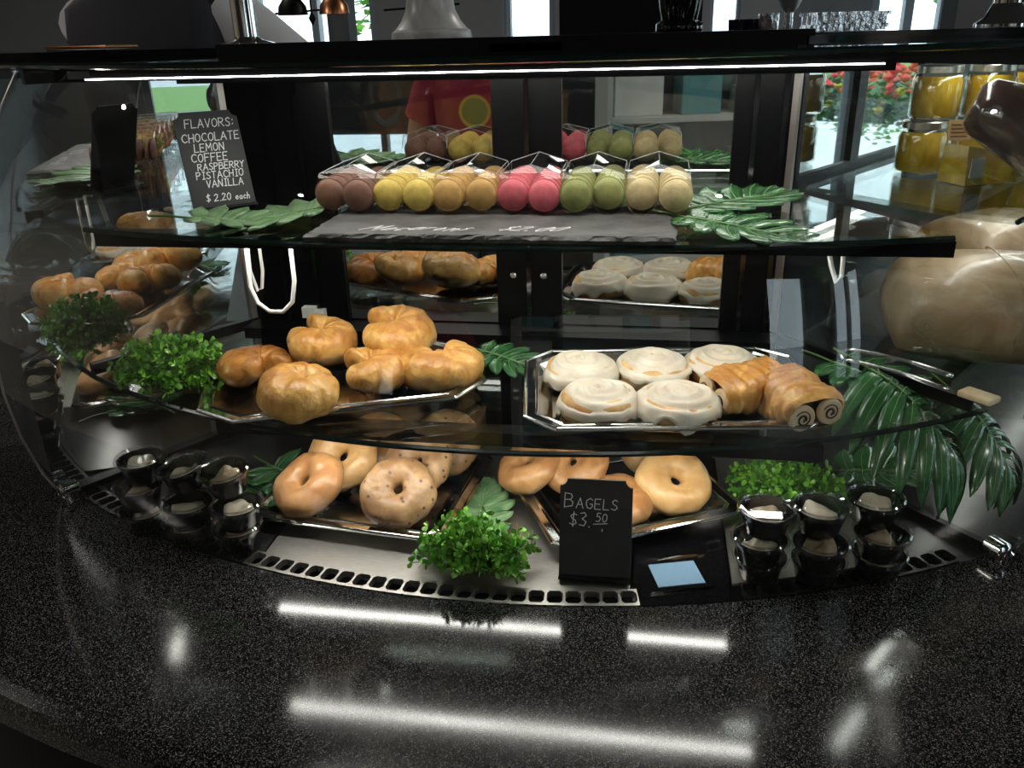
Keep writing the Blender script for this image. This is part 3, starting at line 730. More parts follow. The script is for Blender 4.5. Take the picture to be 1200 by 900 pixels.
# ================================================================== SLATE, MACARONS, SIGNS
FONT = {
 'A': [[(0,0),(2,6),(4,0)],[(.8,2.2),(3.2,2.2)]], 'B': [[(0,0),(0,6),(2.6,5.6),(3,4.5),(2.4,3.4),(0,3.1)],[(2.2,3.2),(3.5,2.2),(3.2,.6),(0,0)]],
 'C': [[(3.6,5),(2.4,6),(.9,5.4),(0,3.4),(.4,1.2),(1.8,0),(3.6,.8)]], 'E': [[(3.2,6),(0,6),(0,0),(3.3,0)],[(0,3.1),(2.6,3.1)]],
 'F': [[(0,0),(0,6),(3.4,6)],[(0,3.2),(2.6,3.2)]], 'G': [[(3.6,5),(2.2,6),(.5,4.8),(0,2.8),(.8,.6),(2.4,0),(3.6,1),(3.6,2.6),(2.2,2.6)]],
 'H': [[(0,0),(0,6)],[(3.4,0),(3.4,6)],[(0,3),(3.4,3)]], 'I': [[(1.6,0),(1.6,6)],[(.6,6),(2.6,6)],[(.6,0),(2.6,0)]],
 'L': [[(0,6),(0,0),(3.2,0)]], 'M': [[(0,0),(.4,6),(2.1,2.2),(3.8,6),(4.2,0)]], 'N': [[(0,0),(0,6),(3.3,0),(3.3,6)]],
 'O': [[(1.8,6),(.4,5),(0,3),(.5,.9),(1.8,0),(3.2,1),(3.6,3),(3.1,5.2),(1.8,6)]], 'P': [[(0,0),(0,6),(2.6,5.8),(3.2,4.6),(2.4,3.2),(0,2.8)]],
 'R': [[(0,0),(0,6),(2.6,5.8),(3.2,4.6),(2.4,3.3),(0,3)],[(1.2,3),(3.5,0)]], 'S': [[(3.2,5.2),(1.8,6),(.4,5),(.9,3.6),(2.6,2.6),(3.2,1.2),(1.8,0),(0,.8)]],
 'T': [[(1.8,0),(1.8,6)],[(0,6),(3.6,6)]], 'V': [[(0,6),(1.7,0),(3.5,6)]], 'Y': [[(0,6),(1.7,3.2),(3.4,6)],[(1.7,3.2),(1.7,0)]],
 'a': [[(2.4,3),(1,3.4),(.1,1.8),(.8,.1),(2.2,.9),(2.4,3.2),(2.5,.2)]], 'c': [[(2.4,2.8),(1.2,3.4),(.1,1.8),(1,.1),(2.4,.6)]],
 'e': [[(.2,1.8),(2.3,2),(1.8,3.3),(.7,3),(.1,1.4),(1,.1),(2.4,.6)]], 'h': [[(0,0),(.2,6)],[(.1,2),(1.2,3.3),(2.1,2.6),(2.2,0)]],
 'r': [[(0,0),(.1,3.3)],[(.1,2.2),(1.1,3.3),(2,3)]], 'o': [[(1.2,3.3),(.1,2),(.6,.2),(1.7,.2),(2.3,1.8),(1.2,3.3)]],
 'n': [[(0,0),(.1,3.3)],[(.1,2.2),(1.2,3.3),(2.1,2.4),(2.2,0)]], 's': [[(2,3),(.9,3.3),(.5,2.3),(1.9,1.3),(1.4,.1),(.1,.4)]],
 '$': [[(2.9,5),(1.5,5.6),(.3,4.5),(.9,3.3),(2.4,2.5),(2.9,1.3),(1.5,.4),(0,1.1)],[(1.5,6.4),(1.5,-.4)]],
 '2': [[(.1,4.8),(1.3,6),(2.8,5),(2.4,3.2),(0,0),(3.2,.1)]], '3': [[(.2,5.6),(1.8,6),(2.8,4.8),(1.2,3.2),(2.9,2),(2.2,.2),(.1,.4)]],
 '5': [[(3,6),(.6,6),(.4,3.5),(2.2,3.7),(3.1,2),(2.2,.2),(.1,.4)]], '0': [[(1.5,6),(.3,4.8),(0,3),(.4,1),(1.5,0),(2.7,1),(3,3),(2.6,5),(1.5,6)]],
 '.': [[(.4,0),(.8,.3)]], ':': [[(.5,1.2),(.8,1.6)],[(.5,4),(.8,4.4)]], '-': [[(0,0),(4,.3)]], '~': [[(1.6,1.6),(2.0,.6),(1.6,-.2)]]}
rnd = random.Random(11)
def strokes(b, text, x, y, h, wd, slant=.08, spacing=1.25, jit=.12, axis='xz', off=0.0):
    """flat chalk strokes in the local board plane; returns the pen's end"""
    k = h/6.0; pen = x; up_ = 0
    for ch in text:
        if ch == ' ': pen += 2.4*k; continue
        gl = FONT[ch]; wmax = max(p[0] for st in gl for p in st); dy = rnd.uniform(-jit, jit)*2*k
        for st in gl:
            pts = [Vector((pen+(px+slant*py+rnd.uniform(-jit, jit))*k, y+dy+(py+rnd.uniform(-jit, jit))*k)) for px, py in st]
            for a, c in zip(pts[:-1], pts[1:]):
                d = c-a
                if d.length < 1e-7: continue
                d.normalize(); n = Vector((-d.y, d.x))*wd*.5; e = d*wd*.35
                q = [a-e+n, a-e-n, c+e-n, c+e+n]
                up_ += 6e-6
                if axis == 'xz': b.add([(p.x, off-up_, p.y) for p in q], [(0,1,2,3)])
                else: b.add([(p.x, p.y, off+up_) for p in q], [(0,1,2,3)])
        pen += (wmax+spacing)*k
    return pen
def slate():
    t = thing('slate_board', 'grey slate slab with chipped edges chalked with the macaron price', 'slate board', (-.203, 1.105, Z3+.001))
    n = 60; top_ = []; bot = []; rr = random.Random(3)
    x0, x1, y0, y1 = -.235, .237, -.096, .10
    pts = [(x0+(x1-x0)*i/n, y0) for i in range(n)] + [(x1, y0+(y1-y0)*i/16) for i in range(16)] + [(x1-(x1-x0)*i/n, y1) for i in range(n)] + [(x0, y1-(y1-y0)*i/16) for i in range(16)]
    m = len(pts)
    rings = []
    for z, inn, am in ((0, .001, .0015), (.005, -.001, .002), (.0085, .003, .003), (.0095, .006, .003)):
        rings.append([(p[0]*(1-inn/.24)+rr.uniform(-am, am), p[1]*(1-inn/.1)+rr.uniform(-am, am), z+rr.uniform(-.0006, .0006)*(z > 0 and z < .009)) for p in pts])
    vs = [v for r_ in rings for v in r_]; fs = []
    for j in range(3):
        for i in range(m): k = (i+1) % m; fs.append((j*m+i, j*m+k, (j+1)*m+k, (j+1)*m+i))
    fs.append(tuple(range(m))[::-1]); fs.append(tuple(3*m+i for i in range(m)))
    MB().add(vs, fs).build('slab', 'slate', t)
    b = MB()
    x = strokes(b, 'Macarons', -.168, -.072, .026, .0022, .9, 1.7, .3, 'xy', .0101)
    strokes(b, '$2.00', .012, -.070, .024, .0022, .9, 1.5, .3, 'xy', .0101)
    b.build('chalk_lettering', 'chalk', t)['kind'] = 'stuff'
slate()
def macaron_proto():
    r = .0215
    sh = [(.0, .0112), (r*.45, .0105), (r*.70, .0090), (r*.87, .0070), (r*.95, .0054), (r*.945, .0048), (r*1.035, .0044), (r*1.045, .0034), (r*1.02, .0024), (r*.85, .0022), (.0, .0022)]
    def mk(sgn):
        me = bpy.data.meshes.new('macaron_shell'); b = MB(); b.lathe([(q, sgn*z) for q, z in sh], 32, None, False, False)
        me.from_pydata(b.v, [], b.f); me.update()
        bm = bmesh.new(); bm.from_mesh(me); bmesh.ops.remove_doubles(bm, verts=bm.verts, dist=1e-5); bmesh.ops.recalc_face_normals(bm, faces=bm.faces); bm.to_mesh(me); bm.free()
        for p in me.polygons: p.use_smooth = True
        me.set_sharp_from_angle(angle=R(38))
        return me
    f = bpy.data.meshes.new('macaron_filling'); b = MB(); b.lathe([(r*.84, -.0023), (r*.87, 0), (r*.84, .0023)], 28); f.from_pydata(b.v, [], b.f); f.update()
    return mk(1), mk(-1), f
A_, B_, F_ = macaron_proto()
MESH = {}
def macaron(col, loc, rot, label):
    if col not in MESH:
        ms = [A_.copy(), B_.copy(), F_.copy()]
        for q, nm in zip(ms, ('mac_', 'mac_', 'fill_')): q.materials.append(MATS[nm+col])
        MESH[col] = ms
    t = thing('macaron', label, 'macaron', loc, rot, 'macarons in clear boxes on the slate')
    for q, nm in zip(MESH[col], ('shell', 'shell', 'filling')):
        o = bpy.data.objects.new(nm, q); COL.objects.link(o); o.parent = t
rowx = [-.446, -.404, -.360, -.316, -.274, -.229, -.184, -.141, -.097, -.054, -.010, .034]
cols = ['brown', 'brown', 'yellow', 'yellow', 'tan', 'tan', 'pink', 'pink', 'green', 'green', 'cream', 'cream']
ordn = ['front', 'second', 'third', 'fourth', 'rearmost']
cname = dict(brown='chocolate brown', yellow='lemon yellow', tan='coffee tan', pink='raspberry pink', green='pistachio green', cream='vanilla cream')
ZM = Z3+.0105+.0005
for i, x in enumerate(rowx):
    rr = random.Random(i); x_ = x if x > -.43 else x
    y0 = 1.130+rr.uniform(-.004, .004)+(.012 if i in (9, 10) else 0)
    side = 'left' if i % 2 == 0 else 'right'
    for k in range(5):
        tilt = rr.uniform(-5, 5)
        macaron(cols[i], (x+rr.uniform(-.0012, .0012), y0+k*.0262+.0115, ZM+.0265+rr.uniform(-.0005, .0005)), (R(90+tilt*.6-6), 0, R(tilt)),
                '%s macaron, %s in the %s row of its colour' % (cname[cols[i]], ordn[k], side))
def clamshell(x, label):
    t = thing('macaron_box', label, 'plastic box', (x, 1.190, ZM), (0, 0, 0), 'clear macaron boxes')
    b = MB(); L0, L1 = -.064, .075
    sec = []
    for c in (-.0215, .0215):
        for k in range(9):
            a = R(200+140*k/8); sec.append((c+.0232*math.cos(a)*.93, .0262+.0250*math.sin(a)))
    vs = []; fs = []; m = len(sec)
    for y in (L0, L1): vs += [(p, y, q) for p, q in sec]
    fs = [(i, i+1, m+i+1, m+i) for i in range(m-1)] + [tuple(range(m, 2*m))]
    b.add(vs, fs); b.build('tray_base', 'plastic_clear', t, True, 30)
    # faceted clear lid, higher to the rear
    b = MB(); hx = .0445
    vs = [(-hx, L0+.012, .030), (hx, L0+.012, .030), (hx, L1, .030), (-hx, L1, .030), (-hx*.93, L0+.030, .052), (hx*.93, L0+.030, .052), (hx*.93, L1-.004, .054), (-hx*.93, L1-.004, .054), (0, L0+.038, .063), (0, L1-.004, .067)]
    b.add(vs, [(0,1,5,8,4),(1,2,6,5),(2,3,7,9,6),(3,0,4,7),(4,8,9,7),(8,5,6,9)]); ld = b.build('box_lid', 'plastic_clear', t)
    e = MB()
    for a, c in ((4,8),(8,5),(5,6),(6,9),(9,7),(7,4),(8,9),(2,6),(3,7)): e.tube([vs[a], vs[c]], .0005, 5)
    e.build('lid_edge', 'plastic_edge', ld)
pbr('plastic_edge', (.55, .56, .57), .15, .3)
for i in range(6):
    clamshell((rowx[2*i]+rowx[2*i+1])/2, 'clear plastic box holding the %s macarons' % cname[cols[2*i]])

def board_outline(wd, h, notch=.010):
    def cor(cx, cz, a0): return [(cx+notch*math.cos(R(a0-90*k/5)), cz+notch*math.sin(R(a0-90*k/5))) for k in range(6)]
    return [(-wd/2, 0), (wd/2, 0)] + cor(wd/2, h, 270)[::1][:] + cor(-wd/2, h, 360)
def chalk_sign(loc, rot, wd, h, label, writer, th=.004, foot=True):
    t = thing('chalkboard_sign', label, 'sign', loc, rot, 'chalkboard price signs')
    n = .010
    right = [(wd/2 + n*math.cos(R(a)), h + n*math.sin(R(a))) for a in (270, 252, 234, 216, 198, 180)]
    leftc = [(-wd/2 + n*math.cos(R(a)), h + n*math.sin(R(a))) for a in (0, -18, -36, -54, -72, -90)]
    out = [(-wd/2, 0), (wd/2, 0)] + right + leftc
    vs = [(x, -th/2, z) for x, z in out] + [(x, th/2, z) for x, z in out]; m = len(out)
    fs = [tuple(range(m)), tuple(range(m, 2*m))[::-1]] + [(i, (i+1) % m, m+(i+1) % m, m+i) for i in range(m)]
    MB().add(vs, fs).build('board', 'chalkboard', t)
    if foot:
        MB().box((-wd*.5, -.012, -.0), (wd*.5, .035, .004)).build('foot', 'black_metal', t)
    b = MB(); writer(b, -th/2-.0006); b.build('chalk_lettering', 'chalk', t)['kind'] = 'stuff'
def w_bagels(b, off):
    strokes(b, 'B', -.043, .102, .020, .0013, .05, 1.2, .1, 'xz', off); strokes(b, 'AGELS', -.027, .101, .0145, .0012, .05, 1.4, .1, 'xz', off)
    strokes(b, '$3', -.036, .076, .019, .0013, .1, 1.2, .12, 'xz', off); strokes(b, '.', -.010, .074, .012, .0015, 0, 1, .1, 'xz', off)
    strokes(b, '50', .000, .083, .012, .0012, .1, 1.2, .1, 'xz', off); strokes(b, '-', -.003, .079, .028, .0011, 0, 1, .05, 'xz', off); strokes(b, '~', .006, .070, .010, .0012, 0, 1, .05, 'xz', off)
chalk_sign((-.055, .962, .0), (R(-12), 0, R(1)), .098, .142, 'black chalkboard sign reading Bagels and a price in front of the bagel tray', w_bagels)
def w_flav(b, off):
    for txt, x, z, h in (('FLAVORS:', -.024, .124, .0125), ('CHOCOLATE', -.031, .1035, .0120), ('LEMON', -.019, .0885, .0115), ('COFFEE', -.025, .0735, .0118),
                         ('RASPBERRY', -.020, .0605, .0100), ('PISTACHIO', -.024, .0475, .0105), ('VANILLA', -.014, .0345, .0105), ('$ 2.20', -.018, .0135, .0105), ('each', .018, .0125, .0095)):
        k = 1.0
        strokes(b, txt, x*1.2-.004, z, h, .0013, .12, 1.25, .10, 'xz', off)
chalk_sign((-.640, 1.200, Z3+.003), (R(-19), 0, R(40)), .094, .148, 'black chalkboard sign listing the macaron flavors on the upper shelf', w_flav)
t = thing('painted_reflection', 'pale blue reflection painted as a flat patch over glossy black on the deck', 'painted reflection', (.055, .995, -.0075), (0, 0, R(16)))  # stands in for a blue reflection in the deck, made as a coloured plate
MB().box((-.044, -.038, 0), (.044, .038, .003)).build('black_plate', 'black_gloss', t); MB().box((-.032, -.030, .0031), (.034, .022, .004)).build('flat_face', 'blue_reflection', t)

# ================================================================== GREENERY
def sprig(loc, rad, seed, n, label, mat, rot=0, leaf=.0105, group='leafy boxwood sprigs'):
    t = thing('boxwood_sprig', label, 'plant', loc, (0, 0, R(rot)), group)
    rr = random.Random(seed); lf = MB(); st = MB()
    rx, ry, rz = rad
    for i in range(n):
        a = rr.uniform(0, 2*pi); el = math.acos(rr.uniform(.02, 1)); q = rr.uniform(.72, 1.08)
        tip = Vector((rx*math.sin(el)*math.cos(a)*q, ry*math.sin(el)*math.sin(a)*q, rz*math.cos(el)*q+.012))
        base = Vector((rx*.35*rr.uniform(-1, 1), ry*.35*rr.uniform(-1, 1), .004))
        mid = (base+tip)/2 + Vector((0, 0, rz*.18))
        pts = []
        for k in range(9):
            u = k/8; pts.append(base*(1-u)**2+mid*2*u*(1-u)+tip*u*u)
        for p in pts: p.z = max(p.z, .003)
        st.tube(pts[::2], .0007, 3)
        for k in range(2, 9):
            p = pts[k]; d = (pts[k]-pts[k-1]).normalized()
            for s in range(3 if k > 3 else 2):
                ang = k*1.57+s*2.1+rr.uniform(-.5, .5)
                o = d.orthogonal().normalized(); o2 = d.cross(o); out = (o*math.cos(ang)+o2*math.sin(ang)+d*rr.uniform(.2, .9)+Vector((0, 0, .25))).normalized()
                nn = out.cross(Vector((rr.uniform(-1, 1), rr.uniform(-1, 1), rr.uniform(-.2, 1)))).normalized(); L = leaf*rr.uniform(.8, 1.35); W = L*.33
                upv = nn.cross(out)
                c = p+out*L*.5+upv*L*.08
                vs = [p, p+out*L*.3+nn*W*.8, p+out*L*.7+nn*W, p+out*L, p+out*L*.7-nn*W, p+out*L*.3-nn*W*.8, c]
                vs = [(v.x, v.y, max(v.z, .002)) for v in vs]
                lf.add(vs, [(0,1,6),(1,2,6),(2,3,6),(3,4,6),(4,5,6),(5,0,6)])
    o = lf.build('foliage', mat, t); o['kind'] = 'stuff'
    st.build('stems', 'stem_green', t)
    return t
sprig((-.218, .960, .0), (.092, .050, .070), 5, 110, 'bright green boxwood sprig lying on the front of the deck', 'leaf_bright')
sprig((-.728, 1.120, Z2+.001), (.100, .066, .072), 8, 170, 'dense boxwood sprig on the shelf beside the croissant tray', 'leaf_bright', 0, .0105)
sprig((.232, 1.205, .0), (.090, .080, .052), 13, 120, 'bright green boxwood sprig behind the right hand cups', 'leaf_bright')

def monstera(L, W, seed, nl=7, droop=.25, cup_=.1, web=.42, pale=False):
    rr = random.Random(seed); b = MB(); vv = MB()
    def axis(t): return Vector((t*L, 0, -droop*L*t*t*.5))
    def env(t): return W*(math.sin(pi*min(1, (t*.86+.16)))**.75)
    vv.tube([axis(k/10)+Vector((0, 0, .0012)) for k in range(11)], [.0016*(1-.7*k/10) for k in range(11)], 6)
    for s in (-1, 1):
        for i in range(nl):
            t0 = .02+.93*i/nl; dt = .93/nl; al = R(112-82*i/(nl-1)); ln = env((i+.5)/nl)*rr.uniform(.93, 1.05); nu, nv = 9, 4
            d0 = Vector((math.cos(al), s*math.sin(al), 0)); vs = []
            for a in range(nu+1):
                u = a/nu
                al2 = al - R(16)*u; d = Vector((math.cos(al2), s*math.sin(al2), 0))
                wv = dt*L*.53*(1+.75*u*(W/L)) if u < web else dt*L*.50*(1+.55*u*W/L)*math.sqrt(max(0, 1-((u-web)/(1-web))**2.4))
                for c in range(nv+1):
                    v = c/nv*2-1; m0 = axis(t0+dt*.5)
                    px = Vector((-math.sin(al2)*s*s, s*math.cos(al2), 0))
                    p = m0*(1) + d*ln*u + Vector((L*dt*.5*v*(1-u), 0, 0)) + Vector((math.sin(al2), -s*math.cos(al2), 0))*wv*v*min(1, u*2.0)*1.0
                    p.z += cup_*L*u*.6 - droop*L*u*u*.55 + .004*(1-v*v)*u + rr.uniform(-.0006, .0006)
                    vs.append(tuple(p))
            fs = [(a*(nv+1)+c, a*(nv+1)+c+1, (a+1)*(nv+1)+c+1, (a+1)*(nv+1)+c) for a in range(nu) for c in range(nv)]
            b.add(vs, fs)
            mid = [Vector(vs[a*(nv+1)+nv//2])+Vector((0, 0, .0008)) for a in range(0, nu, 2)]
            vv.tube(mid, [.0008, .0007, .0006, .0005, .0004][:len(mid)], 4)
    return b, vv
def leaf_thing(loc, rot, L, W, seed, label, mat='monstera', droop=.25, cup_=.1, nl=7, web=.42, stalk=.06):
    t = thing('monstera_leaf', label, 'leaf', loc, tuple(R(a) for a in rot), 'monstera leaves')
    b, v = monstera(L, W, seed, nl, droop, cup_, web)
    o = b.build('blade', mat, t, True, 80); m = o.modifiers.new('thick', 'SOLIDIFY'); m.thickness = .0007
    v.build('veins', 'vein', t, True)
    MB().tube([(0, 0, 0), (-stalk*.5, 0, .002), (-stalk, .005, .0)], .0018, 6).build('stalk', 'stem_green', t, True)
    return t
leaf_thing((-.475, 1.165, Z3+.012), (0, 8, 196), .155, .095, 3, 'silvery green monstera leaf left of the macarons on the upper shelf', 'monstera_pale', .10, .12)
leaf_thing((-.64, 1.10, Z3+.010), (0, 6, 20), .13, .075, 21, 'monstera leaf at the foot of the flavor sign', 'monstera_pale', .10, .14)
leaf_thing((.050, 1.13, Z3+.010), (0, 4, -22), .165, .085, 4, 'deep green monstera leaf right of the slate on the upper shelf', 'monstera', .10, .10)
leaf_thing((.055, 1.19, Z3+.010), (0, -2, 36), .18, .09, 5, 'pointed monstera leaf rising behind the other one on the upper shelf', 'monstera', .05, .08)
leaf_thing((-.275, 1.30, Z2+.012), (0, 6, -18), .12, .070, 6, 'monstera leaf on the middle shelf between croissants and iced rolls', 'monstera', .15, .10)
leaf_thing((-.63, 1.20, .012), (0, 0, -30), .16, .085, 7, 'monstera leaf under the shelf behind the left stack of cups', 'monstera', .05, .15)
leaf_thing((-.62, 1.10, .006), (0, 2, 58), .15, .085, 9, 'monstera leaf tucked under the left edge of the left bagel tray', 'monstera', .05, .12)
leaf_thing((-.235, 1.02, .006), (0, 0, 95), .20, .06, 10, 'monstera leaf on the deck between the two bagel trays', 'monstera_pale', .03, .05, 8)
leaf_thing((.30, 1.30, Z2+.010), (0, 4, -40), .16, .09, 12, 'monstera leaf on the middle shelf right of the iced rolls', 'monstera', .15, .12)
leaf_thing((.325, 1.185, .235), (0, 20, -26), .185, .120, 14, 'large drooping monstera leaf with long fingers at the right end', 'monstera', .95, .10, 9, .22)
leaf_thing((.470, 1.235, .175), (0, 30, -36), .145, .10, 15, 'broad dark monstera leaf hanging by the right glass clip', 'monstera', .8, .12, 8, .4)
leaf_thing((.33, 1.29, .012), (0, -10, -10), .16, .09, 16, 'shaded monstera leaf lying on the deck at the right end', 'monstera', .1, .15)

# ================================================================== TONGS
t = thing('serving_tongs', 'stainless serving tongs lying among the leaves at the right end', 'tongs', (.37, 1.235, Z2+.03), (R(0), R(6), R(-24)))
for s in (-1, 1):
    b = MB(); vs = []; fs = []; n = 14
    for i in range(n+1):
        u = i/n; x = -.07+.15*u; wd = .007+.016*max(0, (u-.6)/.4)**.8*(1.25-(max(0, u-.8))*2.2); y = s*(.004+.006*u); z = .004*math.sin(pi*u)
        vs += [(x, y-wd*.5+s*.004, z+s*.006), (x, y+s*.004, z+.004+s*.006), (x, y+wd*.5+s*.004, z+s*.006)]
    fs = [(i*3+j, i*3+j+1, i*3+j+4, i*3+j+3) for i in range(n) for j in range(2)]
    o = b.add(vs, fs).build('tong_arm', 'steel', t, True, 80); m = o.modifiers.new('t', 'SOLIDIFY'); m.thickness = .0012
MB().tube([(-.07, -.010, -.005), (-.078, 0, 0), (-.07, .010, .005)], .003, 8).build('spring_bend', 'steel', t, True)
t = MB().box((-.03, -.018, 0), (.03, .018, .012)).build('bread_piece', 'dough_pale'); m = t.modifiers.new('b', 'BEVEL'); m.width = .004; m.segments = 3
t.location = (.462, 1.148, .2105); t.rotation_euler = (0, 0, R(-48)); t.scale = (.8, .8, .8); tag(t, 'small tan piece of bread caught by the right end rail', 'bread')

# ================================================================== NEIGHBOURING CASE (right)
ND = Vector((math.cos(R(56)), math.sin(R(56)))); NN = Vector((math.sin(R(56)), -math.cos(R(56))))
def NP(a, n): p = BR+Vector((.012, 0))+ND*a+NN*n; return (p.x, p.y)
nc = thing('deli_case', 'neighbouring black framed deli case with hams and jars', 'display case', (.6, 1.6, -.05))
def ncp(o): return fix(o, nc)
def neighbour():
    M = Matrix.Translation((*NP(0, 0), 0)) @ Matrix.Rotation(R(56), 4, 'Z')
    b = MB()
    for x0, x1 in ((0, .014), (.215, .25), (.52, .95)): b.box((x0, 0, -.04), (x1, .04, .68), M)
    b.box((0, 0, -.04), (.95, .04, .47), M); b.box((0, 0, .645), (.95, .04, .68), M)
    ncp(b.build('back_frame', 'black_metal'))
    for x0, x1 in ((.014, .215), (.25, .52)):
        d = ncp(MB().box((x0, .012, .47), (x1, .02, .645), M).build('mirror_door', 'black_metal'))
        fix(MB().box((x0, .006, .47), (x1, .0118, .645), M).build('pane', 'mirror', d), d)
    for z, d1 in ((Z2, .40), (Z3, .34)):
        poly = [NP(.02, .012), NP(-.10 if d1 > .35 else -.06, d1*.80), NP(-.06, d1), NP(.95, d1+.05), NP(.95, .01)]
        s = ncp(MB().prism(poly, z-.008, z).build('glass_shelf', 'shelf_glass'))
        fix(MB().tube([(*NP(-.06, d1), z-.004), (*NP(.95, d1+.05), z-.004)], .0042, 6).build('front_edge', 'glass_edge'), s)
        fix(MB().prism([NP(.02, d1*.62), NP(.9, d1*.62), NP(.9, d1*.62+.03), NP(.02, d1*.62+.03)], z-.020, z-.0085).build('led_housing', 'black_metal'), s)
        fix(MB().prism([NP(.05, d1*.62+.006), NP(.9, d1*.62+.006), NP(.9, d1*.62+.022), NP(.05, d1*.62+.022)], z-.022, z-.0202).build('led_strip', 'led_deli'), s)
    fix(MB().prism([NP(.05, .18), NP(.9, .18), NP(.9, .20), NP(.05, .20)], .652, .656).build('led_strip', 'led_deli'), nc)
    ncp(MB().prism([NP(0, .0), NP(-.17, .38), NP(-.1, .43), NP(.95, .48), NP(.95, 0)], -.01, -.004).build('deck_plate', 'deck_black'))
neighbour()
def ham(loc, rot, sc, seed, label):
    t = thing('wrapped_ham', label, 'ham', loc, tuple(R(a) for a in rot), 'plastic wrapped hams')
    nu, nv = 40, 26; vs = []; fs = []
    for i in range(nv+1):
        ph = -pi/2+pi*i/nv
        for j in range(nu):
            th = 2*pi*j/nu; c = math.cos(ph)
            p = Vector((math.copysign(abs(math.cos(th)*c)**.85, math.cos(th)), math.copysign(abs(math.sin(th)*c)**.85, math.sin(th)), math.sin(ph)))
            d = 1+.05*nz(p, 1.4, seed)+.02*nz(p, 5, seed)
            if p.x < -.55: p.x = -.55+(p.x+.55)*.35
            p = Vector((p.x*sc[0], p.y*sc[1], p.z*sc[2]))*d
            p.z = max(p.z, -sc[2]*.78); vs.append((p.x, p.y, p.z+sc[2]*.78))
    for i in range(nv):
        for j in range(nu): k = (j+1) % nu; fs.append((i*nu+j, i*nu+k, (i+1)*nu+k, (i+1)*nu+j))
    MB().add(vs, fs).build('wrapped_meat', 'ham_wrap', t, True, 80)
    # folded seam of the wrap
    pts = []
    for k in range(24):
        a = R(-60+240*k/23); x = .1*sc[0]; pts.append((x+.02*math.sin(k*.35), sc[1]*1.06*math.cos(a), max(.004, sc[2]*.78+sc[2]*1.06*math.sin(a))))
    MB().tube(pts, .0011, 5).build('wrap_seam', 'ham_wrap', t, True)
ham((.550, 1.430, Z2+.001), (0, 0, -8), (.215, .13, .088), 2, 'large ham in clear wrap at the front of the deli case')
ham((.675, 1.735, Z2+.001), (0, 0, 30), (.20, .13, .092), 5, 'second wrapped ham behind, lit bright from above')
def jar(loc, label, r=.040, h=.086):
    t = thing('preserve_jar', label, 'jar', loc, (0, 0, 0), 'jars of yellow preserves')
    MB().lathe([(r*.9, 0), (r, .006), (r, h*.72), (r*.93, h*.82), (r*.80, h*.86), (r*.80, h*.90)], 28).build('jar_glass', 'jar_glass', t, True, 40)
    MB().lathe([(r*.86, .004), (r*.94, .008), (r*.94, h*.70), (r*.84, h*.80)], 28).build('preserve', 'jar_oil', t, True, 40)
    MB().lathe([(r*.86, h*.86), (r*.88, h*.87), (r*.88, h*.98), (r*.84, h), (0, h)], 28, None, True, False).build('jar_lid', 'jar_lid', t, True, 40)
glass('jar_glass', (.95, .95, .90), 1.45)
ZJ = Z3+.001
jar((.455, 1.560, ZJ), 'jar of yellow preserve at the bottom of the front stack in the deli case')
jar((.470, 1.575, ZJ+.0865), 'jar of yellow preserve on top of the front stack in the deli case')
jar((.560, 1.600, ZJ+.0865), 'jar of yellow preserve on the second stack, under the glass top')
jar((.555, 1.610, ZJ), 'jar of yellow preserve at the bottom of the second stack')
jar((.650, 1.640, ZJ+.0865), 'jar of yellow preserve at the right edge of the picture')
jar((.650, 1.650, ZJ), 'jar of yellow preserve low at the right behind the dark bag')
t = thing('cheese_block', 'yellow cheese wedge in clear wrap with a white label under the dark bag', 'cheese', (.520, 1.470, ZJ), (0, 0, R(25)))
MB().add([(-.05,-.03,0),(.05,-.03,0),(.05,.03,0),(-.05,.03,0),(-.05,-.025,.06),(.035,-.025,.045),(.035,.025,.045),(-.05,.025,.06)], [(0,3,2,1),(4,5,6,7),(0,1,5,4),(1,2,6,5),(2,3,7,6),(3,0,4,7)]).build('cheese', 'jar_oil', t)
MB().box((-.045, -.0318, .012), (-.020, -.0300, .042)).build('paper_label', 'paper', t)
t = thing('cured_sausage', 'thick dark cured sausage in a shiny bag leaning on the jars', 'sausage', (.565, 1.36, Z3+.086), (R(0), R(22), R(-12)))
b = MB(); n = 30; prof = [(.0, -.11), (.028, -.108), (.040, -.095), (.052, -.05), (.060, .0), (.062, .05), (.055, .085), (.035, .105), (.0, .112)]
b.lathe(prof, n, Matrix.Rotation(R(90), 4, 'Y'), False, False); b.v = [tuple(Vector(v)*(1+.08*nz(v, 22, 3))) for v in b.v]
b.build('bag', 'salami_bag', t, True, 70)
b = MB()
for k in range(8): b.box((-.02+k*.006, -.0005, .0605), (-.017+k*.006, .0025, .0615))
b.build('printed_code', 'chalk', t)
sprig((.665, 1.45, Z3+.001), (.05, .05, .06), 31, 50, 'green leafy garnish beside the dark sausage at the right edge', 'leaf_bright')
t = thing('paper_tag', 'small printed shelf tag in front of the upper jars', 'price tag', (.492, 1.50, ZJ+.06), (R(-8), 0, R(10)))
MB().box((-.018, -.001, 0), (.018, .001, .032)).build('flat_face', 'kraft', t)
b = MB()
for k in range(4): b.box((-.014, -.0018, .005+k*.006), (.012-k*.003, -.0011, .007+k*.006))
b.build('print', 'chalkboard', t)
MB().tube([(0, 0, 0), (0, .004, -.03), (0, .006, -.0595)], .0012, 6).build('tag_stem', 'steel', t)

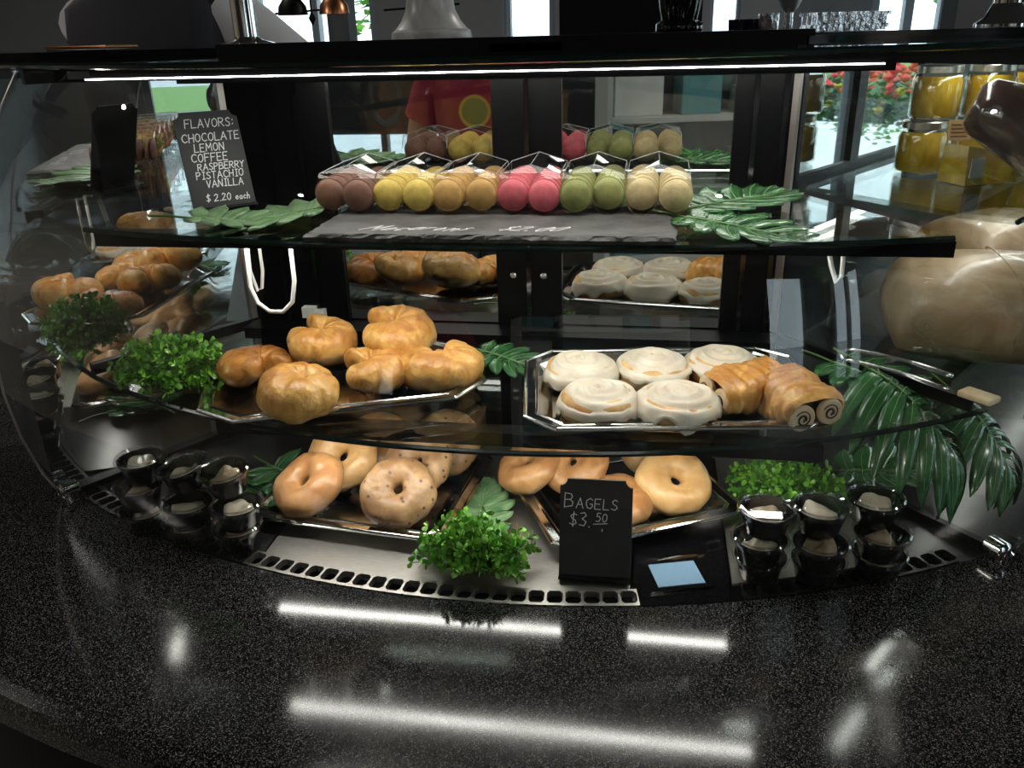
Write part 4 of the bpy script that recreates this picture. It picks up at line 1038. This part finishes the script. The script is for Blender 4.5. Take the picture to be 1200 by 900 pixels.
# ================================================================== ON TOP / BEHIND
ledge = tag(MB().box((-1.9, 1.50, .668), (1.5, 1.86, .684)).build('back_ledge', 'black_gloss'), 'black service ledge behind the top of the case', 'ledge')
ZL = .6845
def lathe_thing(name, label, cat, loc, parts, group=None, n=28):
    t = thing(name, label, cat, loc, (0, 0, 0), group)
    for nm, prof, mat in parts: MB().lathe(prof, n).build(nm, mat, t, True, 40)
    return t
lathe_thing('marble_pedestal', 'grey veined marble pedestal flaring to a wide round foot', 'pedestal', (-.405, 1.62, ZL),
            [('foot', [(.072, 0), (.074, .006), (.072, .016), (.066, .020)], 'marble'), ('stem', [(.066, .020), (.054, .034), (.045, .052), (.041, .08), (.040, .13), (.050, .16), (.06, .17)], 'marble'), ('plate', [(.06, .17), (.15, .175), (.155, .185), (.15, .19), (.0, .19)], 'marble')])
lathe_thing('beverage_tower', 'tall chrome beverage tower on a round flared base by the barista', 'beverage tower', (-.757, 1.60, ZL),
            [('base', [(.055, 0), (.055, .004), (.03, .010), (.022, .016)], 'chrome'), ('column', [(.022, .016), (.022, .30), (.026, .31), (.026, .33), (.0, .335)], 'chrome')])
lathe_thing('beverage_tower', 'chrome tower with a broad flared foot at the top right corner', 'beverage tower', (.575, 1.62, ZL),
            [('base', [(.050, 0), (.050, .004), (.036, .014), (.027, .035)], 'chrome'), ('column', [(.027, .035), (.025, .30), (.0, .31)], 'chrome')])
t = thing('black_urn', 'black ribbed coffee urn with a rounded foot', 'urn', (.042, 1.66, ZL))
b = MB(); n = 64; prof = [(.034, 0), (.040, .006), (.040, .018), (.030, .024), (.034, .04), (.040, .08), (.045, .14), (.03, .17), (.0, .175)]; vs = []; fs = []
for r, z in prof:
    for k in range(n): rr = r*(1+.04*math.cos(k*pi/2)); vs.append((rr*math.cos(2*pi*k/n), rr*math.sin(2*pi*k/n), z))
for j in range(len(prof)-1):
    for k in range(n): m = (k+1) % n; fs.append((j*n+k, j*n+m, (j+1)*n+m, (j+1)*n+k))
b.add(vs, fs).build('body', 'black_gloss', t, True, 60)
for k, (x, y, mt, lab) in enumerate(((.138, 1.62, 'cup_black', 'small black espresso cup at the left end of the glassware'), (.165, 1.64, 'cup_black', 'small black espresso cup next to the cut glass tumbler'), (.193, 1.63, 'crystal', 'short cut glass tumbler beside the stemmed glass'))):
    lathe_thing('small_cup', lab, 'cup', (x, y, ZL), [('body', [(.011, 0), (.013, .003), (.014, .022), (.0125, .022), (.011, .004)] if k < 2 else [(.015, 0), (.017, .004), (.018, .03), (.016, .03), (.013, .005)], mt)])
lathe_thing('stemmed_glass', 'clear stemmed glass with dark drink left of the crystal dish', 'glass', (.222, 1.60, ZL), [('foot', [(.018, 0), (.018, .002), (.005, .006)], 'crystal'), ('stem', [(.008, .004), (.007, .03), (.012, .036)], 'crystal'), ('bowl', [(.012, .036), (.026, .06), (.030, .09), (.028, .12)], 'crystal')])
t = thing('crystal_dish', 'long faceted crystal dish standing on the ledge', 'dish', (.315, 1.62, ZL), (0, 0, R(8)))
b = MB()
for k in range(14): b.box((-.062+k*.009, -.03, .0), (-.0555+k*.009, -.024 + .003*(k % 2), .026)); b.box((-.062+k*.009, .024, .0), (-.0555+k*.009, .03, .026))
b.box((-.064, -.028, .004), (.066, .028, .010)); b.box((-.066, -.030, .024), (.068, -.024, .029)); b.box((-.066, .024, .024), (.068, .030, .029))
b.build('faceted_body', 'crystal', t)
t = thing('copper_tray', 'shallow dark tray with a copper rim left of the barista', 'tray', (-1.05, 1.56, ZL))
MB().box((-.06, -.05, 0), (.06, .05, .002)).build('tray_base', 'black_metal', t)
MB().tube([(-.06, -.05, .006), (.06, -.05, .006), (.06, .05, .006), (-.06, .05, .006)], .003, 6, True).build('rim', 'copper', t)
for k, (x, lab) in enumerate(((-1.02, 'small hanging lamp with a dark shade in front of the left window'), (-.86, 'small copper hanging lamp beside the dark post'))):
    t = thing('hanging_lamp', lab, 'lamp', (x-.30, 3.2, .77), (0, 0, 0), 'hanging lamps')
    MB().lathe([(.055, 0), (.050, .03), (.02, .07), (.008, .08)], 20, None, False, True).build('lamp_shade', 'copper' if k else 'black_metal', t, True, 40)
    MB().tube([(0, 0, .08), (0, 0, 1.525)], .003, 6).build('cord', 'black_metal', t)
for k, (x, lab) in enumerate(((-1.95, 'black hanging ornament rail in front of the left window'), (-1.30, 'black hanging ornament rail in front of the second window'))):
    t = thing('window_ornament', lab, 'ornament', (x, 5.0, .70), (0, 0, 0), 'hanging window ornaments')
    MB().tube([(-.22, 0, .12), (.22, 0, .14)], .006, 6).build('rail', 'black_metal', t)
    MB().tube([(0, 0, .13), (0, 0, 1.595)], .005, 6).build('hanger', 'black_metal', t)
    MB().lathe([(.002, .05), (.022, .09), (.004, .125)], 8).build('drop', 'black_metal', t)
o = struct(MB().box((-1.34, 3.6, FZ), (-1.25, 3.7, 2.3)).build('trim_4', 'mullion'))
t = thing('framed_notice', 'white framed notice on the grey pillar behind the marble pedestal', 'notice', (-.46, 6.985, .76)); MB().box((-.13, -.015, 0), (.13, 0, .38)).build('frame', 'mullion', t); MB().box((-.11, -.018, .02), (.11, -.0152, .36)).build('paper', 'paper', t)
b = MB()
for k in range(6): b.box((-.08, -.0205, .07+k*.04), (.05+.02*(k % 2), -.0185, .082+k*.04))
b.build('print', 'wall_grey', t)

# ================================================================== PEOPLE
def skin_mesh(name, joints, edges, mat, parent, root=0, sub=2):
    me = bpy.data.meshes.new(name); me.from_pydata([j[0] for j in joints], edges, []); me.update()
    me.materials.append(MATS[mat])
    o = bpy.data.objects.new(name, me); COL.objects.link(o); o.parent = parent
    md = o.modifiers.new('skin', 'SKIN'); md.use_smooth_shade = True
    sv = me.skin_vertices[0].data
    for k, j in enumerate(joints):
        r = j[1]; sv[k].radius = (r, r) if not isinstance(r, tuple) else r
        sv[k].use_root = (k == root)
    s = o.modifiers.new('sub', 'SUBSURF'); s.levels = sub; s.render_levels = sub
    return o
def person(loc, rz, H, arms, lean_, cloth, label, legs=True, hair='hair', sleeve=.55):
    """standing adult, feet on loc; body units are fractions of a 1.75 m figure; faces local -y"""
    t = thing('person', label, 'person', loc, (0, 0, R(rz))); t.scale = (H/1.75,)*3
    def L(p, k=1): return (p[0]+lean_[0]*max(0, p[2]-.95), p[1]+lean_[1]*max(0, p[2]-.95), p[2])
    J = []; E = []
    def j(p, r): J.append((L(p), r)); return len(J)-1
    pel = j((0, 0, .96), .095); ab = j((0, 0, 1.10), .09); ch = j((0, .0, 1.28), .10); up = j((0, .0, 1.41), .075); nk = j((0, -.005, 1.50), .055)
    hd0 = j((0, -.015, 1.57), .072); hd1 = j((0, -.02, 1.66), .088); hd2 = j((0, -.01, 1.72), .055)
    E += [(pel, ab), (ab, ch), (ch, up), (up, nk), (nk, hd0), (hd0, hd1), (hd1, hd2)]
    torso = [pel, ab, ch, up]; arm_i = []
    for s in (-1, 1):
        sh = j((s*.175, .0, 1.42), .062); E.append((up, sh))
        el = j(arms[s][0], .045); wr = j(arms[s][1], .031); E += [(sh, el), (el, wr)]; arm_i.append((sh, el, wr))
        w_ = Vector(arms[s][1]); d = (w_-Vector(arms[s][0])).normalized(); palm = j(tuple(w_+d*.06), .036); E.append((wr, palm))
        side = d.cross(Vector((0, 1, 0))).normalized() if abs(d.y) < .9 else Vector((1, 0, 0))
        for q, (off, ln) in enumerate(((-.030, .070), (-.010, .082), (.010, .078), (.030, .060))):
            a = w_+d*.085+side*off; k1 = j(tuple(a), .011); k2 = j(tuple(a+d*ln*.55+Vector((0, -.008, 0))), .009); k3 = j(tuple(a+d*ln+Vector((0, -.022, 0))), .0075); E += [(palm, k1), (k1, k2), (k2, k3)]
        th = w_+d*.03+side*.045+Vector((0, -.02, 0)); k1 = j(tuple(th), .012); k2 = j(tuple(th+d*.045+side*.012), .0095); E += [(wr, k1), (k1, k2)]
    for s in (-1, 1):
        hp = j((s*.09, 0, .90), .090); kn = j((s*.10, -.005, .50), .062); an = j((s*.10, .01, .09), .042); toe = j((s*.11, -.15, .045), .038)
        E += [(pel, hp), (hp, kn), (kn, an), (an, toe)]
    body = skin_mesh('body', J, E, 'skin', t)
    # clothes: lofted torso and sleeves over the body
    def loft(b, rings, n=28):
        vs = []; fs = []
        for (x, y, z), rx, ry in rings:
            q = L((x, y, z))
            for k in range(n):
                a = 2*pi*k/n; vs.append((q[0]+rx*math.copysign(abs(math.cos(a))**.85, math.cos(a)), q[1]+ry*math.copysign(abs(math.sin(a))**.85, math.sin(a)), q[2]))
        for i in range(len(rings)-1):
            for k in range(n): m = (k+1) % n; fs.append((i*n+k, i*n+m, (i+1)*n+m, (i+1)*n+k))
        fs.append(tuple(range(n))[::-1]); fs.append(tuple((len(rings)-1)*n+k for k in range(n)))
        return b.add(vs, fs)
    def torso_rings(g): return [((0, 0, .88), .165+g, .125+g), ((0, 0, 1.0), .158+g, .122+g), ((0, 0, 1.12), .155+g, .120+g), ((0, -.005, 1.25), .172+g, .132+g), ((0, 0, 1.35), .188+g, .130+g), ((0, .005, 1.42), .185+g, .110+g), ((0, .008, 1.46), .135+g, .085+g), ((0, .008, 1.49), .075+g, .066+g)]
    b = loft(MB(), torso_rings(0))
    for s in (-1, 1):
        sh = Vector(L((s*.150, 0, 1.405))); e = Vector(L(arms[s][0])); wv = Vector(L(arms[s][1]))
        if sleeve >= 1: b.tube([sh, sh.lerp(e, .35), sh.lerp(e, .8), e, e.lerp(wv, .5), wv], [.082, .080, .068, .064, .055, .042], 16)
        else: b.tube([sh, sh.lerp(e, .35), sh.lerp(e, sleeve+.1)], [.082, .080, .074], 16)
    b.build('shirt', cloth['shirt'], t, True, 60)
    if 'vest' in cloth: loft(MB(), torso_rings(.014)).build('vest', cloth['vest'], t, True, 60)
    if legs:
        b = loft(MB(), [((0, 0, .80), .168, .125), ((0, 0, .88), .170, .13), ((0, 0, 1.0), .160, .124)])
        for s in (-1, 1): b.tube([(s*.085, 0, .86), (s*.09, 0, .70), (s*.10, -.005, .50), (s*.10, .005, .25), (s*.10, .01, .08)], [.095, .092, .076, .066, .060], 16)
        b.build('trousers', cloth.get('trousers', 'jeans'), t, True, 60)
    # face and hair
    hc = Vector(L((0, -.02, 1.645)))
    hm = MB(); hm.lathe([(.0, -.105), (.05, -.085), (.088, -.03), (.098, .03), (.085, .075), (.05, .10), (.0, .108)], 24, Matrix.Translation(hc+Vector((0, .022, .025))), False, False)
    hm.build('hair', hair, t, True, 80)
    for s in (-1, 1):
        MB().lathe([(0, -.011), (.008, -.008), (.011, 0), (.008, .008), (0, .011)], 12, Matrix.Translation(hc+Vector((s*.032, -.080, .0))), False, False).build('eye', 'eye_white', t, True)
        MB().lathe([(0, -.03), (.012, -.02), (.016, 0), (.012, .02), (0, .03)], 10, Matrix.Translation(hc+Vector((s*.092, .0, -.005))), False, False).build('ear', 'skin', t, True)
    MB().add([(-.014, -.085, -.035), (.014, -.085, -.035), (0, -.112, -.032), (0, -.088, .005)], [(0, 1, 2), (0, 2, 3), (1, 3, 2), (0, 3, 1)], Matrix.Translation(hc)).build('nose', 'skin', t, True, 80)
    MB().tube([hc+Vector((-.022, -.078, -.055)), hc+Vector((0, -.086, -.056)), hc+Vector((.022, -.078, -.055))], .004, 6).build('mouth', 'petal_red', t, True)
    return t
plat = MB().lathe([(1.05, FZ), (1.0, FZ+.13)], 60).build('bar_platform', 'floor'); plat.location = (CX-.55, 2.75, 0); struct(plat, 'raised dark floor behind the bar')
person((-1.24, 2.08, FZ+.13), 186, 1.84, {-1: ((-.37, -.05, 1.24), (-.42, -.22, 1.08)), 1: ((.17, -.22, 1.22), (.12, -.42, 1.12))}, (0, -.10),
       dict(shirt='shirt_white', vest='vest', trousers='vest'), 'person in a dark vest over a white shirt, seen from behind over the case', sleeve=1)
person((-1.55, 3.0, FZ+.13), 8, 1.80, {-1: ((-.25, .02, 1.16), (-.24, -.12, .95)), 1: ((.25, .02, 1.16), (.24, -.12, .95))}, (0, 0),
       dict(shirt='shirt_sage', trousers='jeans'), 'person in a sage green top standing beyond the barista', sleeve=.6)
cust = person((-.70, -.62, FZ), 172, 1.74, {-1: ((-.26, .03, 1.15), (-.25, -.10, .92)), 1: ((.26, .03, 1.15), (.25, -.10, .92))}, (0, 0),
       dict(shirt='shirt_red', trousers='jeans'), 'customer in a crimson shirt with a round yellow emblem, mirrored in the back doors', sleeve=.6)
t = MB().lathe([(.0, 0), (.062, 0), (.062, .003), (.0, .003)], 32, Matrix.Translation((0, -.152, 1.27)) @ Matrix.Rotation(R(90), 4, 'X'), False, False).build('shirt_emblem', 'emblem_yellow', cust, True, 40)
MB().lathe([(.0, .003), (.050, .003), (.050, .0045), (.0, .0045)], 32, Matrix.Translation((0, -.152, 1.27)) @ Matrix.Rotation(R(90), 4, 'X'), False, False).build('emblem_disc', 'emblem_green', t, True, 40)

# ================================================================== OUTDOOR PLANTING
def flower_bed(loc, label, seed):
    t = thing('flower_bed', label, 'flower bed', loc)
    MB().box((-1.6, -.9, 0), (1.6, .9, .12)).build('soil', 'soil', t)
    rr = random.Random(seed); lf = MB()
    fl = {'petal_red': MB(), 'petal_yellow': MB()}
    for i in range(2200):
        p = Vector((rr.uniform(-1.5, 1.5), rr.uniform(-.8, .8), .1+rr.random()**.7*.75)); a = rr.uniform(0, 6.28); d = Vector((math.cos(a), math.sin(a), .5))*.14; n = Vector((-math.sin(a), math.cos(a), 0))*.05
        lf.add([p, p+d*.5+n, p+d, p+d*.5-n], [(0,1,2,3)])
    for i in range(190):
        red = i % 3 > 0; p = Vector((rr.uniform(-1.4, 1.4), rr.uniform(-.8, .8), rr.uniform(.75, 1.15) if red else rr.uniform(.55, .8)))
        fl['petal_red' if red else 'petal_yellow'].lathe([(.0, -.05), (.05, -.02), (.065, .015), (.03, .05), (.0, .055)], 6, Matrix.Translation(p), False, False)
    o = lf.build('foliage', 'leaf_dark', t); o['kind'] = 'stuff'
    for nm, b in fl.items(): o = b.build('blossoms', nm, t, True); o['kind'] = 'stuff'
flower_bed((9.4, 8.0, FZ-.05), 'bed of red and yellow flowers outside the right windows', 3)
def tree(loc, label, seed, h=4.5, r=1.6):
    t = thing('street_tree', label, 'tree', loc, (0, 0, 0), 'trees outside')
    MB().tube([(0, 0, 0), (.05, 0, h*.4), (0, .05, h*.75)], [.13, .10, .05], 8).build('trunk', 'bark', t, True)
    rr = random.Random(seed); lf = MB()
    for i in range(1600):
        d = Vector((rr.gauss(0, 1), rr.gauss(0, 1), rr.gauss(0, 1))).normalized()*r*rr.random()**.4; p = Vector((0, 0, h*.62))+Vector((d.x, d.y, d.z*1.1)); a = rr.uniform(0, 6.28); e = Vector((math.cos(a), math.sin(a), rr.uniform(-.6, .6)))*.22; n = Vector((-math.sin(a), math.cos(a), rr.uniform(-.5, .5)))*.09
        lf.add([p, p+e*.5+n, p+e, p+e*.5-n], [(0,1,2,3)])
    o = lf.build('crown', 'leaf_bright', t); o['kind'] = 'stuff'
tree((4.6, 12.0, FZ-.06), 'leafy green tree outside the right back window', 4)
tree((-4.0, 15.0, FZ-.06), 'green tree far outside the left back window', 5)
tree((22.0, 17.0, FZ-.05), 'green tree across the road on the right', 6)

# ================================================================== SHOP SIDE (behind the photographer, seen in the mirrors)
t = thing('shop_shelf', 'white shop shelf unit of boxed goods mirrored in the end glass', 'shelf unit', (.55, -2.6, FZ), (0, 0, R(-14)))
MB().box((-.9, .0, 0), (.9, .03, 1.6)).build('back_board', 'wall_grey', t)
for k, z in enumerate((.25, .65, 1.05, 1.45)): MB().box((-.9, .03, z), (.9, .38, z+.03)).build('shelf_board', 'box_white', t)
for s in (-1, 1): MB().box((s*.9-.015, 0, 0), (s*.9+.015, .38, 1.6)).build('side_board', 'box_white', t)
rr = random.Random(9)
lv = ['lowest', 'second', 'third', 'top']
for k, z in enumerate((.28, .68, 1.08, 1.48)):
    for q in range(5):
        x = -.72+q*.36; wv = rr.uniform(.20, .30); hv = rr.uniform(.14, .28)
        m = Matrix.Translation((.55, -2.6, FZ)) @ Matrix.Rotation(R(-14), 4, 'Z')
        o = MB().box((-wv/2, -.1, 0), (wv/2, .1, hv)).build('goods_box', rr.choice(('box_white', 'box_teal', 'kraft', 'paper')))
        md = o.modifiers.new('b', 'BEVEL'); md.width = .006; md.segments = 2
        o.matrix_world = m @ Matrix.Translation((x, .2, z+.0005)); tag(o, 'goods box, number %s from the left on the %s board of the shop shelf' % (['one', 'two', 'three', 'four', 'five'][q], lv[k]), 'box', 'boxed goods on the shop shelf')
